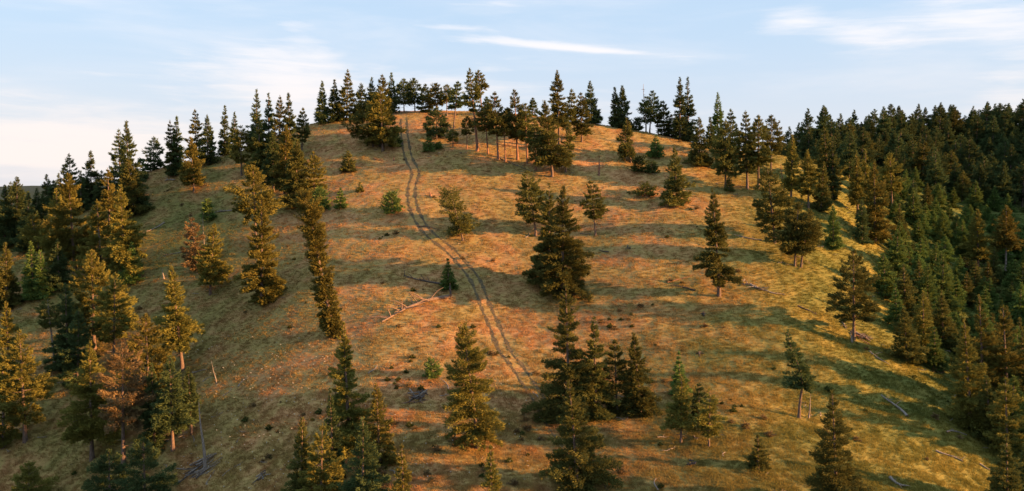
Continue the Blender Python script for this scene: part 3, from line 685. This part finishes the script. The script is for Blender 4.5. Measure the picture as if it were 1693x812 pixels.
tree((1431,246),(1431,335),14,None,'fir','golden fir top just left behind the big wood-edge fir','sun_gold')
tree((1445,266),(1447,402),26,None,'column','big golden-brown dense fir at the edge of the right wood','sun_gold',lumps=.4,dens=1.2)
tree((1425,330),(1425,402),14,None,'fir','dark shaded fir at the left foot of the big wood-edge fir','dark')
tree((1471,252),(1476,355),18,315,'round','golden fir with pale bare stem right of the big wood-edge fir','sun_gold',lumps=.5)
tree((1404,205),(1404,275),8,225,'pine','thin pale stemmed pine high on the right wood edge','fir',gap=.5,bark='grey')
tree((1510,312),(1510,375),17,None,'fir','dark green fir above the green clearing in the gully','green')
tree((1487,336),(1489,395),13,None,'spruce','orange-tipped young fir at the upper end of the green clearing','fir')
tree((1547,244),(1547,325),19,None,'fir','large dark grey-green fir in the middle of the shaded right wood','dark')
tree((1616,346),(1617,440),19,425,'column','sunlit orange-brown column fir standing out in the gully','sun_gold',dens=1.3,lumps=.3)
tree((1664,339),(1663,450),21,406,'fir','fir with long pale bare trunk standing over the gully at right','sun_gold',bark='grey',lumps=.3)
tree((1460,418),(1464,490),27,None,'spruce','dark round young fir at the left edge of the gully thicket','green')
tree((1494,508),(1500,598),30,None,'fir','young fir with lit tip closest to the open slope at the gully edge','fir')
tree((1480,470),(1484,545),18,None,'spruce','young fir uphill of the lit-tip one at the gully edge','green')
tree((1494,436),(1497,520),22,None,'spruce','golden tipped young fir in the upper gully thicket','fir')
tree((1526,480),(1527,570),18,None,'column','bright slim young fir in the gully thicket','sun_gold')
tree((1556,480),(1560,572),22,None,'fir','golden young fir right of the bright slim one in the thicket','fir')
tree((1519,430),(1522,500),20,None,'spruce','young fir with orange tip in the middle of the thicket','fir')
tree((1545,540),(1546,610),20,None,'spruce','shaded green young fir low in the gully thicket','green')
tree((1594,524),(1606,712),38,None,'fir','big golden-brown fir at the right, left one of the foreground three','sun_gold',lumps=.5,dens=1.15)
tree((1619,487),(1628,690),36,None,'fir','tallest golden-brown fir of the foreground three at the right','sun_gold',lumps=.5,dens=1.1)
tree((1658,503),(1668,700),38,None,'pine','open golden-brown fir at the right of the foreground three','sun_gold',lumps=.6,gap=.2)
tree((1690,545),(1692,700),26,None,'fir','golden fir cut by the right edge','fir')
tree((1662,622),(1666,760),30,None,'pine','pale thin-branched fir under the foreground three','sun_gold',gap=.3)
tree((1664,716),(1666,850),34,None,'spruce','brown cone fir at the bottom right corner','fir')
tree((1695,735),(1696,850),26,None,'fir','shaded fir cut by the bottom right corner','dark')
tree((1630,620),(1640,735),24,None,'fir','shaded fir in front of the foreground three at the right','fir')

# ------------------------------------------------------------------ the wood in and beyond the gully: individuals from a few kinds
handmade = [o for o in COL.objects if o.get('category') and o.type == 'EMPTY']
occupied = [(o.location.x, o.location.y) for o in handmade]
PRO = []
spec = [('dark', 'fir', 13, 3.4, .05), ('dark', 'fir', 15, 3.6, .08), ('dark', 'round', 14, 3.3, .12), ('dark', 'fir', 12, 3.3, .04), ('dark', 'column', 13, 2.6, .05), ('dark', 'fir', 14, 3.5, .06), ('fir', 'round', 13, 3.2, .12), ('dark', 'pine', 15, 3.2, .2),
        ('green', 'spruce', 6.6, 2.1, .02), ('green', 'fir', 7.8, 2.3, .02), ('green', 'fir', 5.2, 1.9, .02), ('fir', 'spruce', 7.2, 2.0, .02), ('shrub', 'bush', 2.0, 1.7, .02), ('shrub', 'bush', 1.4, 1.4, .02)]
for i, (mt, kd, H, R, cb) in enumerate(spec):
    (V, Fc, tint), (tv, tf) = conifer(900 + i, H, R, cb, kd, 190 if H > 8 else 130, lumps=.5, dens=1.15)
    PRO.append((mesh_np('crown', V, Fc, M[mt], tint), mesh_np('trunk', tv, tf, M['bark'], smooth=True), mt, H))
def view_px(x, y, z):
    c, s_ = math.cos(PITCH), math.sin(PITCH); dep = y * c - z * s_; up = y * s_ + z * c
    return CX + F * x / dep, CY - F * up / dep, dep
rsf = np.random.RandomState(77)
def hash_grid_ok(P, x, y, dmin):
    A = PA[:len(P)]; return bool(((A[:, 0] - x) ** 2 + (A[:, 1] - y) ** 2).min() > dmin * dmin)
cand = []; P = [p for p in occupied]; PA = np.zeros((6000, 2)); PA[:len(P)] = P
def in_wood(x, y):
    """1 = tall wood of the far slope, 2 = young gully thicket, 0 = open grass"""
    px, py, dep = view_px(x, y, float(height(x, y, False)))
    edge = np.interp(py, [180, 250, 285, 330, 400, 440, 500, 560, 620, 700, 812], [1150, 1290, 1392, 1440, 1478, 1455, 1478, 1525, 1580, 1650, 1720])
    if y > 236 and x > 62 and px > 1225: return 1
    if px < edge: return 0
    if y > 214: return 1
    return 2
for k in range(22000):
    x = rsf.uniform(45, 330); y = rsf.uniform(95, 420)
    w = in_wood(x, y)
    if w == 0: continue
    px, py, dep = view_px(x, y, 0)
    if px > 2100: continue
    if w == 1:
        if x / y > .78: continue
        if y < 256 and rsf.uniform() < .5: continue
        d = 5.8 if y < 300 else 6.4
        i = rsf.choice([0, 1, 2, 3, 4, 5, 6, 7]) if y > 256 or rsf.uniform() < .15 else rsf.choice([8, 9, 10, 11])
    else:
        if x / y > .66 and y < 200: d = 5.5; i = rsf.choice([0, 3, 5, 9])
        else:
            clearing = (1480 < px < 1693) and rsf.uniform() < .3
            if clearing: continue
            d = 3.1 if y < 175 else 4.2; i = rsf.choice([8, 9, 10, 11, 12, 13], p=[.26, .24, .2, .12, .12, .06])
    if not hash_grid_ok(P, x, y, d): continue
    PA[len(P)] = (x, y); P.append((x, y)); cand.append((x, y, i, w))
# the back of the crest and the far left foot also carry trees whose tops or shade reach into view
def wood_instance(x, y, i, s, parent_tag):
    z = float(height(x, y)); me_c, me_t, mt, H = PRO[i]
    e = bpy.data.objects.new('conifer_tree' if i < 8 else 'young_conifer' if i < 12 else 'bush', None); COL.objects.link(e); e.location = (x, y, z - .1); e.rotation_euler = (0, 0, rsf.uniform(0, 6.28)); e.scale = (s * rsf.uniform(.9, 1.15),) * 2 + (s,)
    a = link('crown' if i < 12 else 'foliage', me_c, e); link('trunk' if i < 12 else 'stem', me_t, e)
    tag(e, *parent_tag); return e
LAB = {1: ('dark conifer in the dense shaded wood covering the far right slope', 'tree', 'conifers of the dense far right wood'),
       2: ('young green conifer in the crowded thicket filling the gully', 'tree', 'young conifers of the gully thicket'),
       3: ('low leafy shrub between the young conifers of the gully', 'bush', 'shrubs of the gully thicket')}
vis = []; rest = []
for (x, y, i, w) in cand:
    z = float(height(x, y)); px, py, dep = view_px(x, y, z); s = rsf.uniform(.72, 1.25); H = PRO[i][3]
    tpx, tpy, _ = view_px(x, y, z + H * s)
    inside = -20 < px < 1740 and tpy < 830
    (vis if inside else rest).append((x, y, i, w, s, H * s * F / dep))
vis.sort(key=lambda q: -q[5])
cnt = {1: 0, 2: 0, 3: 0}
LOOK = ['pointed dark', 'tall pointed dark', 'round-topped dark', 'broad pointed dark', 'narrow column-shaped dark', 'bushy pointed dark', 'brownish round-topped', 'open-branched dark',
        'bushy green young', 'taller green young', 'small cone-shaped green', 'brown-tipped young']
named = []
for q in list(vis):
    key = 3 if q[2] >= 12 else 1 if q[2] < 8 else 2
    if cnt[key] < (140 if key == 1 else 230 if key == 2 else 60):
        cnt[key] += 1; zb_ = float(height(q[0], q[1])); qx, qy, _ = view_px(q[0], q[1], zb_ + PRO[q[2]][3] * q[4])
        ob = wood_instance(q[0], q[1], q[2], q[4], (LAB[key][0], LAB[key][1], LAB[key][2] if key == 3 else 'conifers of the far right wood' if key == 1 else LAB[2][2]))
        named.append((key, LOOK[q[2]] if key < 3 else 'low leafy shrub', qx, qy * .5 + view_px(q[0], q[1], zb_)[1] * .5, ob))
    else: rest.append(q)
ANCHOR = [(1616,392,'the sunlit column fir in the gully'), (1664,385,'the pale-trunked fir over the gully'), (1412,480,'the airy layered fir'), (1447,335,'the big golden wood-edge fir'),
          (1616,600,'the three big foreground firs'), (1547,285,'the large grey-green fir in the wood'), (1510,345,'the fir above the green clearing'), (1187,195,'the single slim skyline spire'),
          (1404,235,'the pale-stemmed wood-edge pine'), (1362,270,'the dense brown wood-edge fir'), (1665,780,'the bottom right corner fir'), (1494,550,'the lit-tipped fir at the gully edge')]
ORD = ['nearest', 'second nearest', 'third nearest', 'fourth nearest', 'fifth nearest', 'sixth nearest', 'seventh nearest', 'eighth nearest', 'ninth nearest', 'tenth nearest', 'eleventh nearest', 'twelfth nearest', 'thirteenth nearest', 'fourteenth nearest', 'fifteenth nearest', 'sixteenth nearest']
sets = {}
for key, look, qx, qy, ob in named:
    ax_, ay_, an = min(ANCHOR, key=lambda a: (a[0] - qx) ** 2 + (a[1] - qy) ** 2); dx, dy = qx - ax_, qy - ay_
    dr = ('right of' if dx > 0 else 'left of') if abs(dx) > abs(dy) else ('below' if dy > 0 else 'above')
    sets.setdefault((look, dr, an, key), []).append((math.hypot(dx, dy), ob))
for (look, dr, an, key), lst in sets.items():
    lst.sort(key=lambda a: a[0])
    for k, (_, ob) in enumerate(lst):
        ob['label'] = look + (' conifer ' if key < 3 else ' ') + (ORD[min(k, 15)] + ' ' if len(lst) > 1 else '') + dr + ' ' + an
print('wood individuals', cnt, 'rest', len(rest))
def points_instancer(name, pos, rotz, scl, protos, kindidx, label, cat):
    """one object whose points carry copies of the given meshes (geometry nodes)"""
    me = bpy.data.meshes.new(name); pos = np.asarray(pos, np.float32); me.vertices.add(len(pos)); me.vertices.foreach_set('co', pos.ravel())
    for nm, ty, arr in (('rz', 'FLOAT', rotz), ('sc', 'FLOAT', scl), ('ki', 'INT', kindidx)):
        a = me.attributes.new(nm, ty, 'POINT'); a.data.foreach_set('value', np.asarray(arr, np.float32 if ty == 'FLOAT' else np.int32))
    o = link(name, me); ng = bpy.data.node_groups.new(name, 'GeometryNodeTree')
    ng.interface.new_socket('Geometry', in_out='INPUT', socket_type='NodeSocketGeometry'); ng.interface.new_socket('Geometry', in_out='OUTPUT', socket_type='NodeSocketGeometry')
    t = NT(ng); gi = t.n('NodeGroupInput'); go = t.n('NodeGroupOutput'); g2i = t.n('GeometryNodeGeometryToInstance')
    for pm in protos[::-1]:
        po = bpy.data.objects.new(name + '_source', pm); oi = t.n('GeometryNodeObjectInfo'); oi.inputs['Object'].default_value = po; t.links.new(oi.outputs['Geometry'], g2i.inputs[0])
    iop = t.n('GeometryNodeInstanceOnPoints'); t.links.new(gi.outputs[0], iop.inputs['Points']); t.links.new(g2i.outputs[0], iop.inputs['Instance'])
    iop.inputs['Pick Instance'].default_value = True
    def attr(nm, ty):
        n = t.n('GeometryNodeInputNamedAttribute', data_type=ty); n.inputs[0].default_value = nm; return [s for s in n.outputs if s.enabled][0]
    t.links.new(attr('ki', 'INT'), iop.inputs['Instance Index'])
    cx = t.n('ShaderNodeCombineXYZ'); t.links.new(attr('rz', 'FLOAT'), cx.inputs[2]); e2r = t.n('FunctionNodeEulerToRotation'); t.links.new(cx.outputs[0], e2r.inputs[0]); t.links.new(e2r.outputs[0], iop.inputs['Rotation'])
    t.links.new(attr('sc', 'FLOAT'), iop.inputs['Scale']); t.links.new(iop.outputs[0], go.inputs[0])
    md = o.modifiers.new('scatter', 'NODES'); md.node_group = ng
    tag(o, label, cat, kind='stuff'); return o
def joined(pr, k):
    c, tr = pr[0], pr[1]; v1 = np.empty(len(c.vertices) * 3, np.float32); c.vertices.foreach_get('co', v1)
    ti = np.empty(len(c.vertices), np.float32); c.attributes['tint'].data.foreach_get('value', ti)
    v2 = np.empty(len(tr.vertices) * 3, np.float32); tr.vertices.foreach_get('co', v2)
    f1 = np.arange(len(c.vertices)).reshape(-1, 3)
    l2 = np.empty(len(tr.loops), np.int32); tr.loops.foreach_get('vertex_index', l2); q = l2.reshape(-1, 4)
    f2 = np.concatenate([q[:, [0, 1, 2]], q[:, [0, 2, 3]]]) + len(c.vertices)
    return mesh_np('wood_tree', np.concatenate([v1.reshape(-1, 3), v2.reshape(-1, 3)]), np.concatenate([f1, f2]), [c.materials[0], tr.materials[0]],
                   np.r_[ti, np.zeros(len(tr.vertices))], matidx=np.r_[np.zeros(len(f1)), np.ones(len(f2))])
JP = [joined(p, k) for k, p in enumerate(PRO)]
if rest:
    points_instancer('distant_wood', [(q[0], q[1], float(height(q[0], q[1])) - .1) for q in rest], rsf.uniform(0, 6.28, len(rest)), [q[4] for q in rest], JP, [q[2] for q in rest],
                     'remaining mass of shaded conifers behind the nearer ones on the far right slope', 'woodland')
# far wooded slope glimpsed at the left edge
fp = []
for k in range(1500):
    a = math.radians(rsf.uniform(-40, -22)); r = rsf.uniform(330, 1900); x, y = r * math.sin(a), r * math.cos(a); fp.append((x, y, float(height(x, y)) - .2))
points_instancer('distant_wood', fp, rsf.uniform(0, 6.28, len(fp)), rsf.uniform(.8, 1.3, len(fp)), JP[:8], rsf.randint(0, 8, len(fp)), 'far blue-green wooded slope glimpsed between the trees at the left edge', 'woodland')

# ------------------------------------------------------------------ fallen wood
def log_path(p1, p2, lift=.12, n=9, wob=.28, seed=0):
    rs = np.random.RandomState(seed); a = np.array(ground_hit(*p1)); b = np.array(ground_hit(*p2)); t = np.linspace(0, 1, n)[:, None]
    P = a + (b - a) * t; d = b - a; nrm = np.array([-d[1], d[0], 0]); nrm /= np.linalg.norm(nrm) + 1e-9
    P = P + nrm * (np.sin(t * 4 + seed) * wob); 
    P[:, 2] = height(P[:, 0], P[:, 1]) + lift; return P
def to_local(V, o0): return V - np.asarray(o0)[None]
def fallen_log(p1, p2, r, label, mat='grey', nbr=4, blen=1.2, name='fallen_log', lift=None, seed=0, cat='log', wob=.28):
    _seed[0] += 1; rs = np.random.RandomState(_seed[0]); P = log_path(p1, p2, r * .8 if lift is None else lift, seed=_seed[0], wob=wob); n = len(P); o0 = P[0].copy()
    u = np.linspace(0, 1, n); e = bpy.data.objects.new(name, None); COL.objects.link(e); e.location = o0; tag(e, label, cat)
    v, f = tubes([(P, r * (1 - .65 * u))], 7); link('trunk', mesh_np('trunk', to_local(v, o0), f, M[mat], smooth=True), e)
    d = (P[-1] - P[0]); d /= np.linalg.norm(d)
    for i in range(nbr):
        k = rs.uniform(.25, .95); c = np.array([np.interp(k, u, P[:, j]) for j in range(3)]); ll = blen * rs.uniform(.5, 1.3)
        dirv = d * rs.uniform(.2, .9) + np.array([rs.normal(0, .7), rs.normal(0, .7), rs.uniform(.15, 1.1)]); dirv /= np.linalg.norm(dirv); st = np.linspace(0, 1, 4)[:, None]
        Q = c + dirv * ll * st + np.array([0, 0, -.22 * ll]) * st ** 2 + rs.normal(0, .03, (4, 3)) * ll * st; v, f = tubes([(Q, r * .38 * (1 - .75 * st[:, 0]))], 4)
        link('branch', mesh_np('branch', to_local(v, o0), f, M[mat], smooth=True), e)
    return e
big = fallen_log((742,493),(628,533),.36,'large fallen tree with bare branches lying left of the track','logwood',nbr=24,blen=3.2,lift=.3,wob=.9)
# its roots
rs = np.random.RandomState(4); P0 = np.array(ground_hit(742, 493)); rp = []
for i in range(9):
    a = rs.uniform(0, 6.28); dv = np.array([rs.uniform(-.2, .6), math.cos(a), math.sin(a)]) * rs.uniform(.6, 1.1); st = np.linspace(0, 1, 4)[:, None]
    rp.append((np.array([0, 0, 0]) + dv * st + rs.normal(0, .05, (4, 3)) * st, .16 * (1 - .8 * st[:, 0])))
v, f = tubes(rp, 5); link('root', mesh_np('root', v, f, M['logwood'], smooth=True), big)
snag((744,468),(745,492),'short charred stump standing under the small dark cone fir',nbr=1,blen=.6,r0=.28,mat='char',name='tree_stump',cat='stump')
fallen_log((736,474),(668,456),.2,'dark charred fallen log behind the big fallen tree','char',nbr=5,blen=1.6)
fallen_log((272,369),(236,388),.2,'grey fallen log on the bare left slope below the skyline firs','grey',nbr=3,blen=1.4)
fallen_log((400,346),(352,354),.2,'grey fallen log beside the dark green bush on the left slope','grey',nbr=3,blen=1.4)
fallen_log((300,416),(262,428),.1,'thin grey fallen branch on the left slope above the short upright stub','grey',nbr=2)
snag((268,444),(271,462),'short leaning grey stub on the left slope',nbr=0,r0=.18)
snag((350,600),(358,634),'thin leaning grey dead sapling in the shaded lower left grass',nbr=2,blen=.7,r0=.1)
fallen_log((320,615),(342,614),.12,'pale short log right behind the leaning grey sapling','grey',nbr=0)
fallen_log((335,631),(352,622),.07,'thin pale stick in front of the pale short log','grey',nbr=0)
fallen_log((395,640),(411,622),.1,'pale crossed stick in the shaded grass, left of the next one','grey',nbr=1,blen=.8)
fallen_log((411,625),(424,620),.07,'thin pale stick right of the crossed stick in shaded grass','grey',nbr=0)
fallen_log((370,655),(384,640),.07,'faint grey stick below the leaning grey sapling','grey',nbr=0)
fallen_log((350,689),(368,684),.07,'faint thin grey stick right of the tall grey pole','grey',nbr=0)
fallen_log((317,733),(323,712),.08,'pale slim stick leaning left of the tall grey pole','grey',nbr=0)
fallen_log((390,732),(404,721),.08,'pale stick beside an orange grass patch in the lower left','grey',nbr=0)
fallen_log((368,788),(400,764),.09,'long thin curved branch right of the stick pile','grey',nbr=1)
fallen_log((344,800),(352,778),.08,'grey stick lying just below the stick pile','grey',nbr=0)
fallen_log((611,618),(623,604),.12,'pale broken branch right of the tall lower-left fir','grey',nbr=1,blen=.7)
fallen_log((741,645),(728,624),.10,'pale curved branch left of the large lower-middle fir','grey',nbr=1,blen=.6)
fallen_log((886,658),(884,648),.10,'tiny pale stick in the shade left of the lower-centre firs','grey',nbr=0)
fallen_log((1085,812),(1086,792),.10,'short curved pale stick at the bottom edge right of centre','grey',nbr=0)
fallen_log((1259,398),(1214,390),.16,'pale crooked fallen trunk left of the spreading double fir','grey',nbr=4,blen=1)
fallen_log((1105,469),(1145,454),.12,'thin reddish fallen trunk left of the lone narrow fir','redbark',nbr=3,blen=.8)
fallen_log((1150,480),(1108,473),.16,'dark half-buried log left of the lone narrow fir foot','char',nbr=3,blen=.8)
fallen_log((1240,472),(1270,484),.24,'grey weathered log with upturned limbs on the right slope','grey',nbr=9,blen=1.6)
fallen_log((1272,483),(1298,490),.14,'thin broken limb continuing right of the weathered log','grey',nbr=2,blen=.8)
fallen_log((1320,506),(1350,522),.15,'half hidden fallen trunk on the right slope below the weathered log','char',nbr=2,blen=.8)
fallen_log((1408,548),(1440,566),.22,'grey log behind the airy layered fir','grey',nbr=6,blen=1.5)
fallen_log((1388,532),(1402,545),.15,'pale limb left of the airy layered fir','grey',nbr=3,blen=1)
snag((1406,548),(1409,566),'short white birch-like stub at the foot of the airy layered fir',nbr=0,r0=.2)
fallen_log((1437,582),(1470,604),.13,'thin pale fallen pole below the airy layered fir','grey',nbr=1)
fallen_log((1498,690),(1460,655),.2,'grey fallen trunk with root end on the yellow grass','grey',nbr=5,blen=1.1)
fallen_log((1548,745),(1592,765),.13,'long thin grey fallen pole in the lower right grass','grey',nbr=3,blen=.8)
fallen_log((1563,714),(1598,720),.13,'grey fallen pole under the foreground three firs','grey',nbr=2,blen=.8)
fallen_log((1580,660),(1590,652),.12,'short pale log at the left foot of the foreground three firs','grey',nbr=0)
fallen_log((1620,770),(1636,776),.12,'short pale log near the brown corner fir','grey',nbr=0)
fallen_log((1470,792),(1496,806),.2,'thick grey log at the bottom edge in the lower right','grey',nbr=3,blen=.8)
fallen_log((868,393),(878,386),.12,'short pale log at the foot of the open fir left of the central pair','grey',nbr=0)
fallen_log((960,386),(980,389),.12,'dark low log under the thin open fir','char',nbr=2,blen=.7)
fallen_log((1005,418),(990,413),.14,'small dark broken log on the orange slope right of the central pair','char',nbr=2,blen=.6)
fallen_log((690,374),(730,380),.10,'thin half hidden stick crossing near the track in mid slope','char',nbr=2,blen=.5)
fallen_log((822,262),(880,283),.12,'thin dark fallen trunk under the pine row','char',nbr=3,blen=1)
fallen_log((290,298),(272,300),.22,'grey fallen limb under the ragged dark pair on the left skyline','grey',nbr=4,blen=1.4)
fallen_log((712,222),(740,232),.14,'dark fallen trunk below the dark dome tree','char',nbr=2,blen=1)
fallen_log((618,262),(632,268),.16,'reddish broken log below the big golden hilltop fir','redbark',nbr=2,blen=.8)
snag((651,258),(651,266),'small reddish stump on the grass left of the upper track',nbr=0,r0=.25,mat='redbark',name='tree_stump',cat='stump')
snag((711,316),(712,325),'small pale stump on the orange grass right of the track',nbr=0,r0=.28,mat='redbark',name='tree_stump',cat='stump')
snag((612,535),(615,562),'thin dark dead sapling left of the big fallen tree tip',nbr=3,blen=.8,r0=.07,mat='char')
snag((668,440),(669,458),'thin dead sapling at the left end of the charred log',nbr=2,blen=.6,r0=.08,mat='char')
def pile(c, w, n, label, mats, name='brush_pile', cat='brush pile', long=2.6, tilt=.15, direction=None):
    _seed[0] += 1; rs = np.random.RandomState(_seed[0]); x, y, z = ground_hit(*c); e = bpy.data.objects.new(name, None); COL.objects.link(e); e.location = (x, y, z); tag(e, label, cat)
    for i in range(n):
        a = rs.uniform(0, 6.28) if direction is None else direction + rs.normal(0, .35); ll = long * rs.uniform(.4, 1.1); ox, oy = rs.normal(0, w * .4, 2); h0 = rs.uniform(.05, .7) * max(0, 1 - math.hypot(ox, oy) / (w * 1.3))
        st = np.linspace(-.5, .5, 4); X = ox + np.cos(a) * ll * st; Y = oy + np.sin(a) * ll * st; Z = height(x + X, y + Y) - z + .08 + h0 + st * ll * rs.normal(0, tilt)
        Q = np.c_[X, Y, Z]; v, f = tubes([(Q, np.linspace(.085, .04, 4) * rs.uniform(.6, 1.5))], 5); link('stick', mesh_np('stick', v, f, M[mats[i % len(mats)]], smooth=True), e)
    return e
pile((335,772),2.2,26,'large fan-shaped pile of grey fallen sticks round the tall grey pole',['grey','char','grey'],direction=.5,long=3.4)
pile((692,658),1.5,24,'dark red-brown brush pile with pale sticks in the shaded lower slope',['redbark','char','char','grey'])
pile((1038,412),.6,9,'small dark heap of bark on the orange slope right of the central pair',['char'],long=.9)
pile((1232,412+58),.9,9,'low heap of grey broken wood on the right slope',['grey','char'],long=1.2)
pile((1425,560),1.6,16,'scatter of grey broken branches around the airy layered fir',['grey','char','redbark'],long=1.8)
pile((1162,522),.5,8,'small dark heap on the grass below the lone narrow fir',['char'],long=.8)
pile((1156,586),.5,8,'small dark heap above the small dark green fir in lower right centre',['char'],long=.8)
pile((1145,770),.6,9,'small purplish dark heap low on the right of centre',['char'],long=.9)
pile((432,790),.9,10,'low dark heap of rotten wood in the bottom left shade',['char','grey'],long=1.3)

# ------------------------------------------------------------------ grass
def tuft_mesh(seed, nbl, h, spread):
    rs = np.random.RandomState(seed); V = []
    for i in range(nbl):
        a = rs.uniform(0, 6.28); r = spread * rs.uniform(0, 1) ** .7; b = np.array([r * math.cos(a), r * math.sin(a), -.05]); th = rs.uniform(0, 6.28); w = .045 * rs.uniform(.7, 1.5)
        sd = np.array([math.cos(th), math.sin(th), 0]) * w; tip = b + np.array([math.cos(a) * .3 + rs.normal(0, .25), math.sin(a) * .3 + rs.normal(0, .25), 1.0]) * h * rs.uniform(.55, 1.15)
        V += [b - sd, b + sd, tip]
    return mesh_np('grass_tuft', V, np.arange(len(V)).reshape(-1, 3), M['tuft'])
tufts = [tuft_mesh(1, 20, .26, .50), tuft_mesh(2, 22, .22, .60), tuft_mesh(3, 18, .34, .45), tuft_mesh(4, 24, .18, .65)]
rg = np.random.RandomState(12); pos = []; N = 380000
yy = 70 * (250 / 70) ** rg.uniform(0, 1, N); xx = rg.uniform(-.70, .70, N) * yy
keep = rg.uniform(size=N) < (.30 + .70 * (70 / yy) ** .25); xx, yy = xx[keep], yy[keep]
dens_n = sum(np.sin(xx * kx * 1.7 + yy * ky * 1.7 + p) for kx, ky, p, a in _waves[8:26]) / 4
keep = dens_n > -0.75 + rg.normal(0, 1.2, len(xx)); xx, yy, dens_n = xx[keep], yy[keep], dens_n[keep]
m = np.abs(xx) < 60; rd = np.full(xx.shape, 99.); rd[m] = rut_dist(xx[m], yy[m]); k = (rd > .34) | (rg.uniform(size=len(xx)) < .12); xx, yy, dens_n, rd = xx[k], yy[k], dens_n[k], rd[k]
zz = height(xx, yy); sc = rg.uniform(.5, .9, len(xx)) * (1 + .15 * np.clip(dens_n, -1, 1)) * (.75 + .25 * yy / 130) * np.where(rd < .9, .6, 1)
points_instancer('grass', np.c_[xx, yy, zz], rg.uniform(0, 6.28, len(xx)), sc, tufts, rg.randint(0, 4, len(xx)), 'tufted dry orange and green grass covering the hill', 'grass')
print('tufts', len(xx))
# small leafy forbs and fallen twigs strewn over the slope
fb = []
(V, Fc, tint), _ = conifer(3001, .55, .45, .02, 'bush', 60, dens=.5, lumps=.8); fbm = mesh_np('forb', V, Fc, M['shrub'], tint)
(V, Fc, tint), _ = conifer(3002, .45, .5, .02, 'bush', 60, dens=.5, lumps=.8); fbm2 = mesh_np('forb', V, Fc, M['rust'], tint)
while len(fb) < 220:
    p = ground_hit(rg.uniform(120, 1600), 200 + 612 * rg.uniform() ** .8)
    if in_wood(p[0], p[1]) == 0 and (not fb or rg.uniform() < .6): fb.append(p)
    elif fb:
        q = fb[rg.randint(len(fb))]; x, y = q[0] + rg.normal(0, 1.6), q[1] + rg.normal(0, 1.6); fb.append((x, y, float(height(x, y))))
points_instancer('low_forbs', fb, rg.uniform(0, 6.28, len(fb)), rg.uniform(.3, .95, len(fb)), [fbm, fbm2], (rg.uniform(size=len(fb)) < .5).astype(int), 'small leafy and withered forbs scattered through the grass of the hill', 'forbs')
tw = []
for i in range(4):
    rs = np.random.RandomState(60 + i); st = np.linspace(-.5, .5, 4); a = 1.1 * (i + 1)
    v, f = tubes([(np.c_[st * .9, .1 * np.sin(st * 5 + i), .07 + .1 * rs.uniform(0, 1, 4)], np.array([.035, .03, .024, .012])), (np.c_[[0, .15, .3], [0, .15, .22], [.1, .17, .22]], [.02, .014, .008])], 4); tw.append(mesh_np('twig', v, f, M['grey']))
tp_ = []
for o in handmade:
    for k in range(3):
        x, y = o.location.x + rg.normal(0, 2.2), o.location.y + rg.normal(0, 2.2); tp_.append((x, y, float(height(x, y))))
while len(tp_) < 640:
    tp_.append(ground_hit(rg.uniform(100, 1650), rg.uniform(260, 812)))
points_instancer('fallen_twigs', tp_, rg.uniform(0, 6.28, len(tp_)), rg.uniform(.5, 2.0, len(tp_)), tw, rg.randint(0, 4, len(tp_)), 'grey fallen twigs littering the grass under and between the trees', 'twigs')
# pale weeds dotted through the shaded grass at the lower left
wv = []
for i in range(5):
    a = i * 1.26; wv += [(.0, 0, .25), (.07 * math.cos(a), .07 * math.sin(a), .36), (.07 * math.cos(a + .9), .07 * math.sin(a + .9), .33)]
wm = mesh_np('weed', wv, np.arange(15).reshape(-1, 3), M['weed'], np.full(15, .5))
wp = []
while len(wp) < 420:
    px, py = rg.uniform(300, 900), rg.uniform(560, 812)
    if rg.uniform() < (.9 if px < 560 else .35): wp.append(ground_hit(px, py) if len(wp) % 1 == 0 else None)
points_instancer('pale_weeds', wp, rg.uniform(0, 6.28, len(wp)), rg.uniform(.6, 1.5, len(wp)), [wm], np.zeros(len(wp)), 'tiny pale weed heads dotted through the shaded lower grass', 'weeds')
tot = sum(len(me.polygons) * me.users for me in bpy.data.meshes); print('polys w/ users', tot, 'unique', sum(len(me.polygons) for me in bpy.data.meshes))
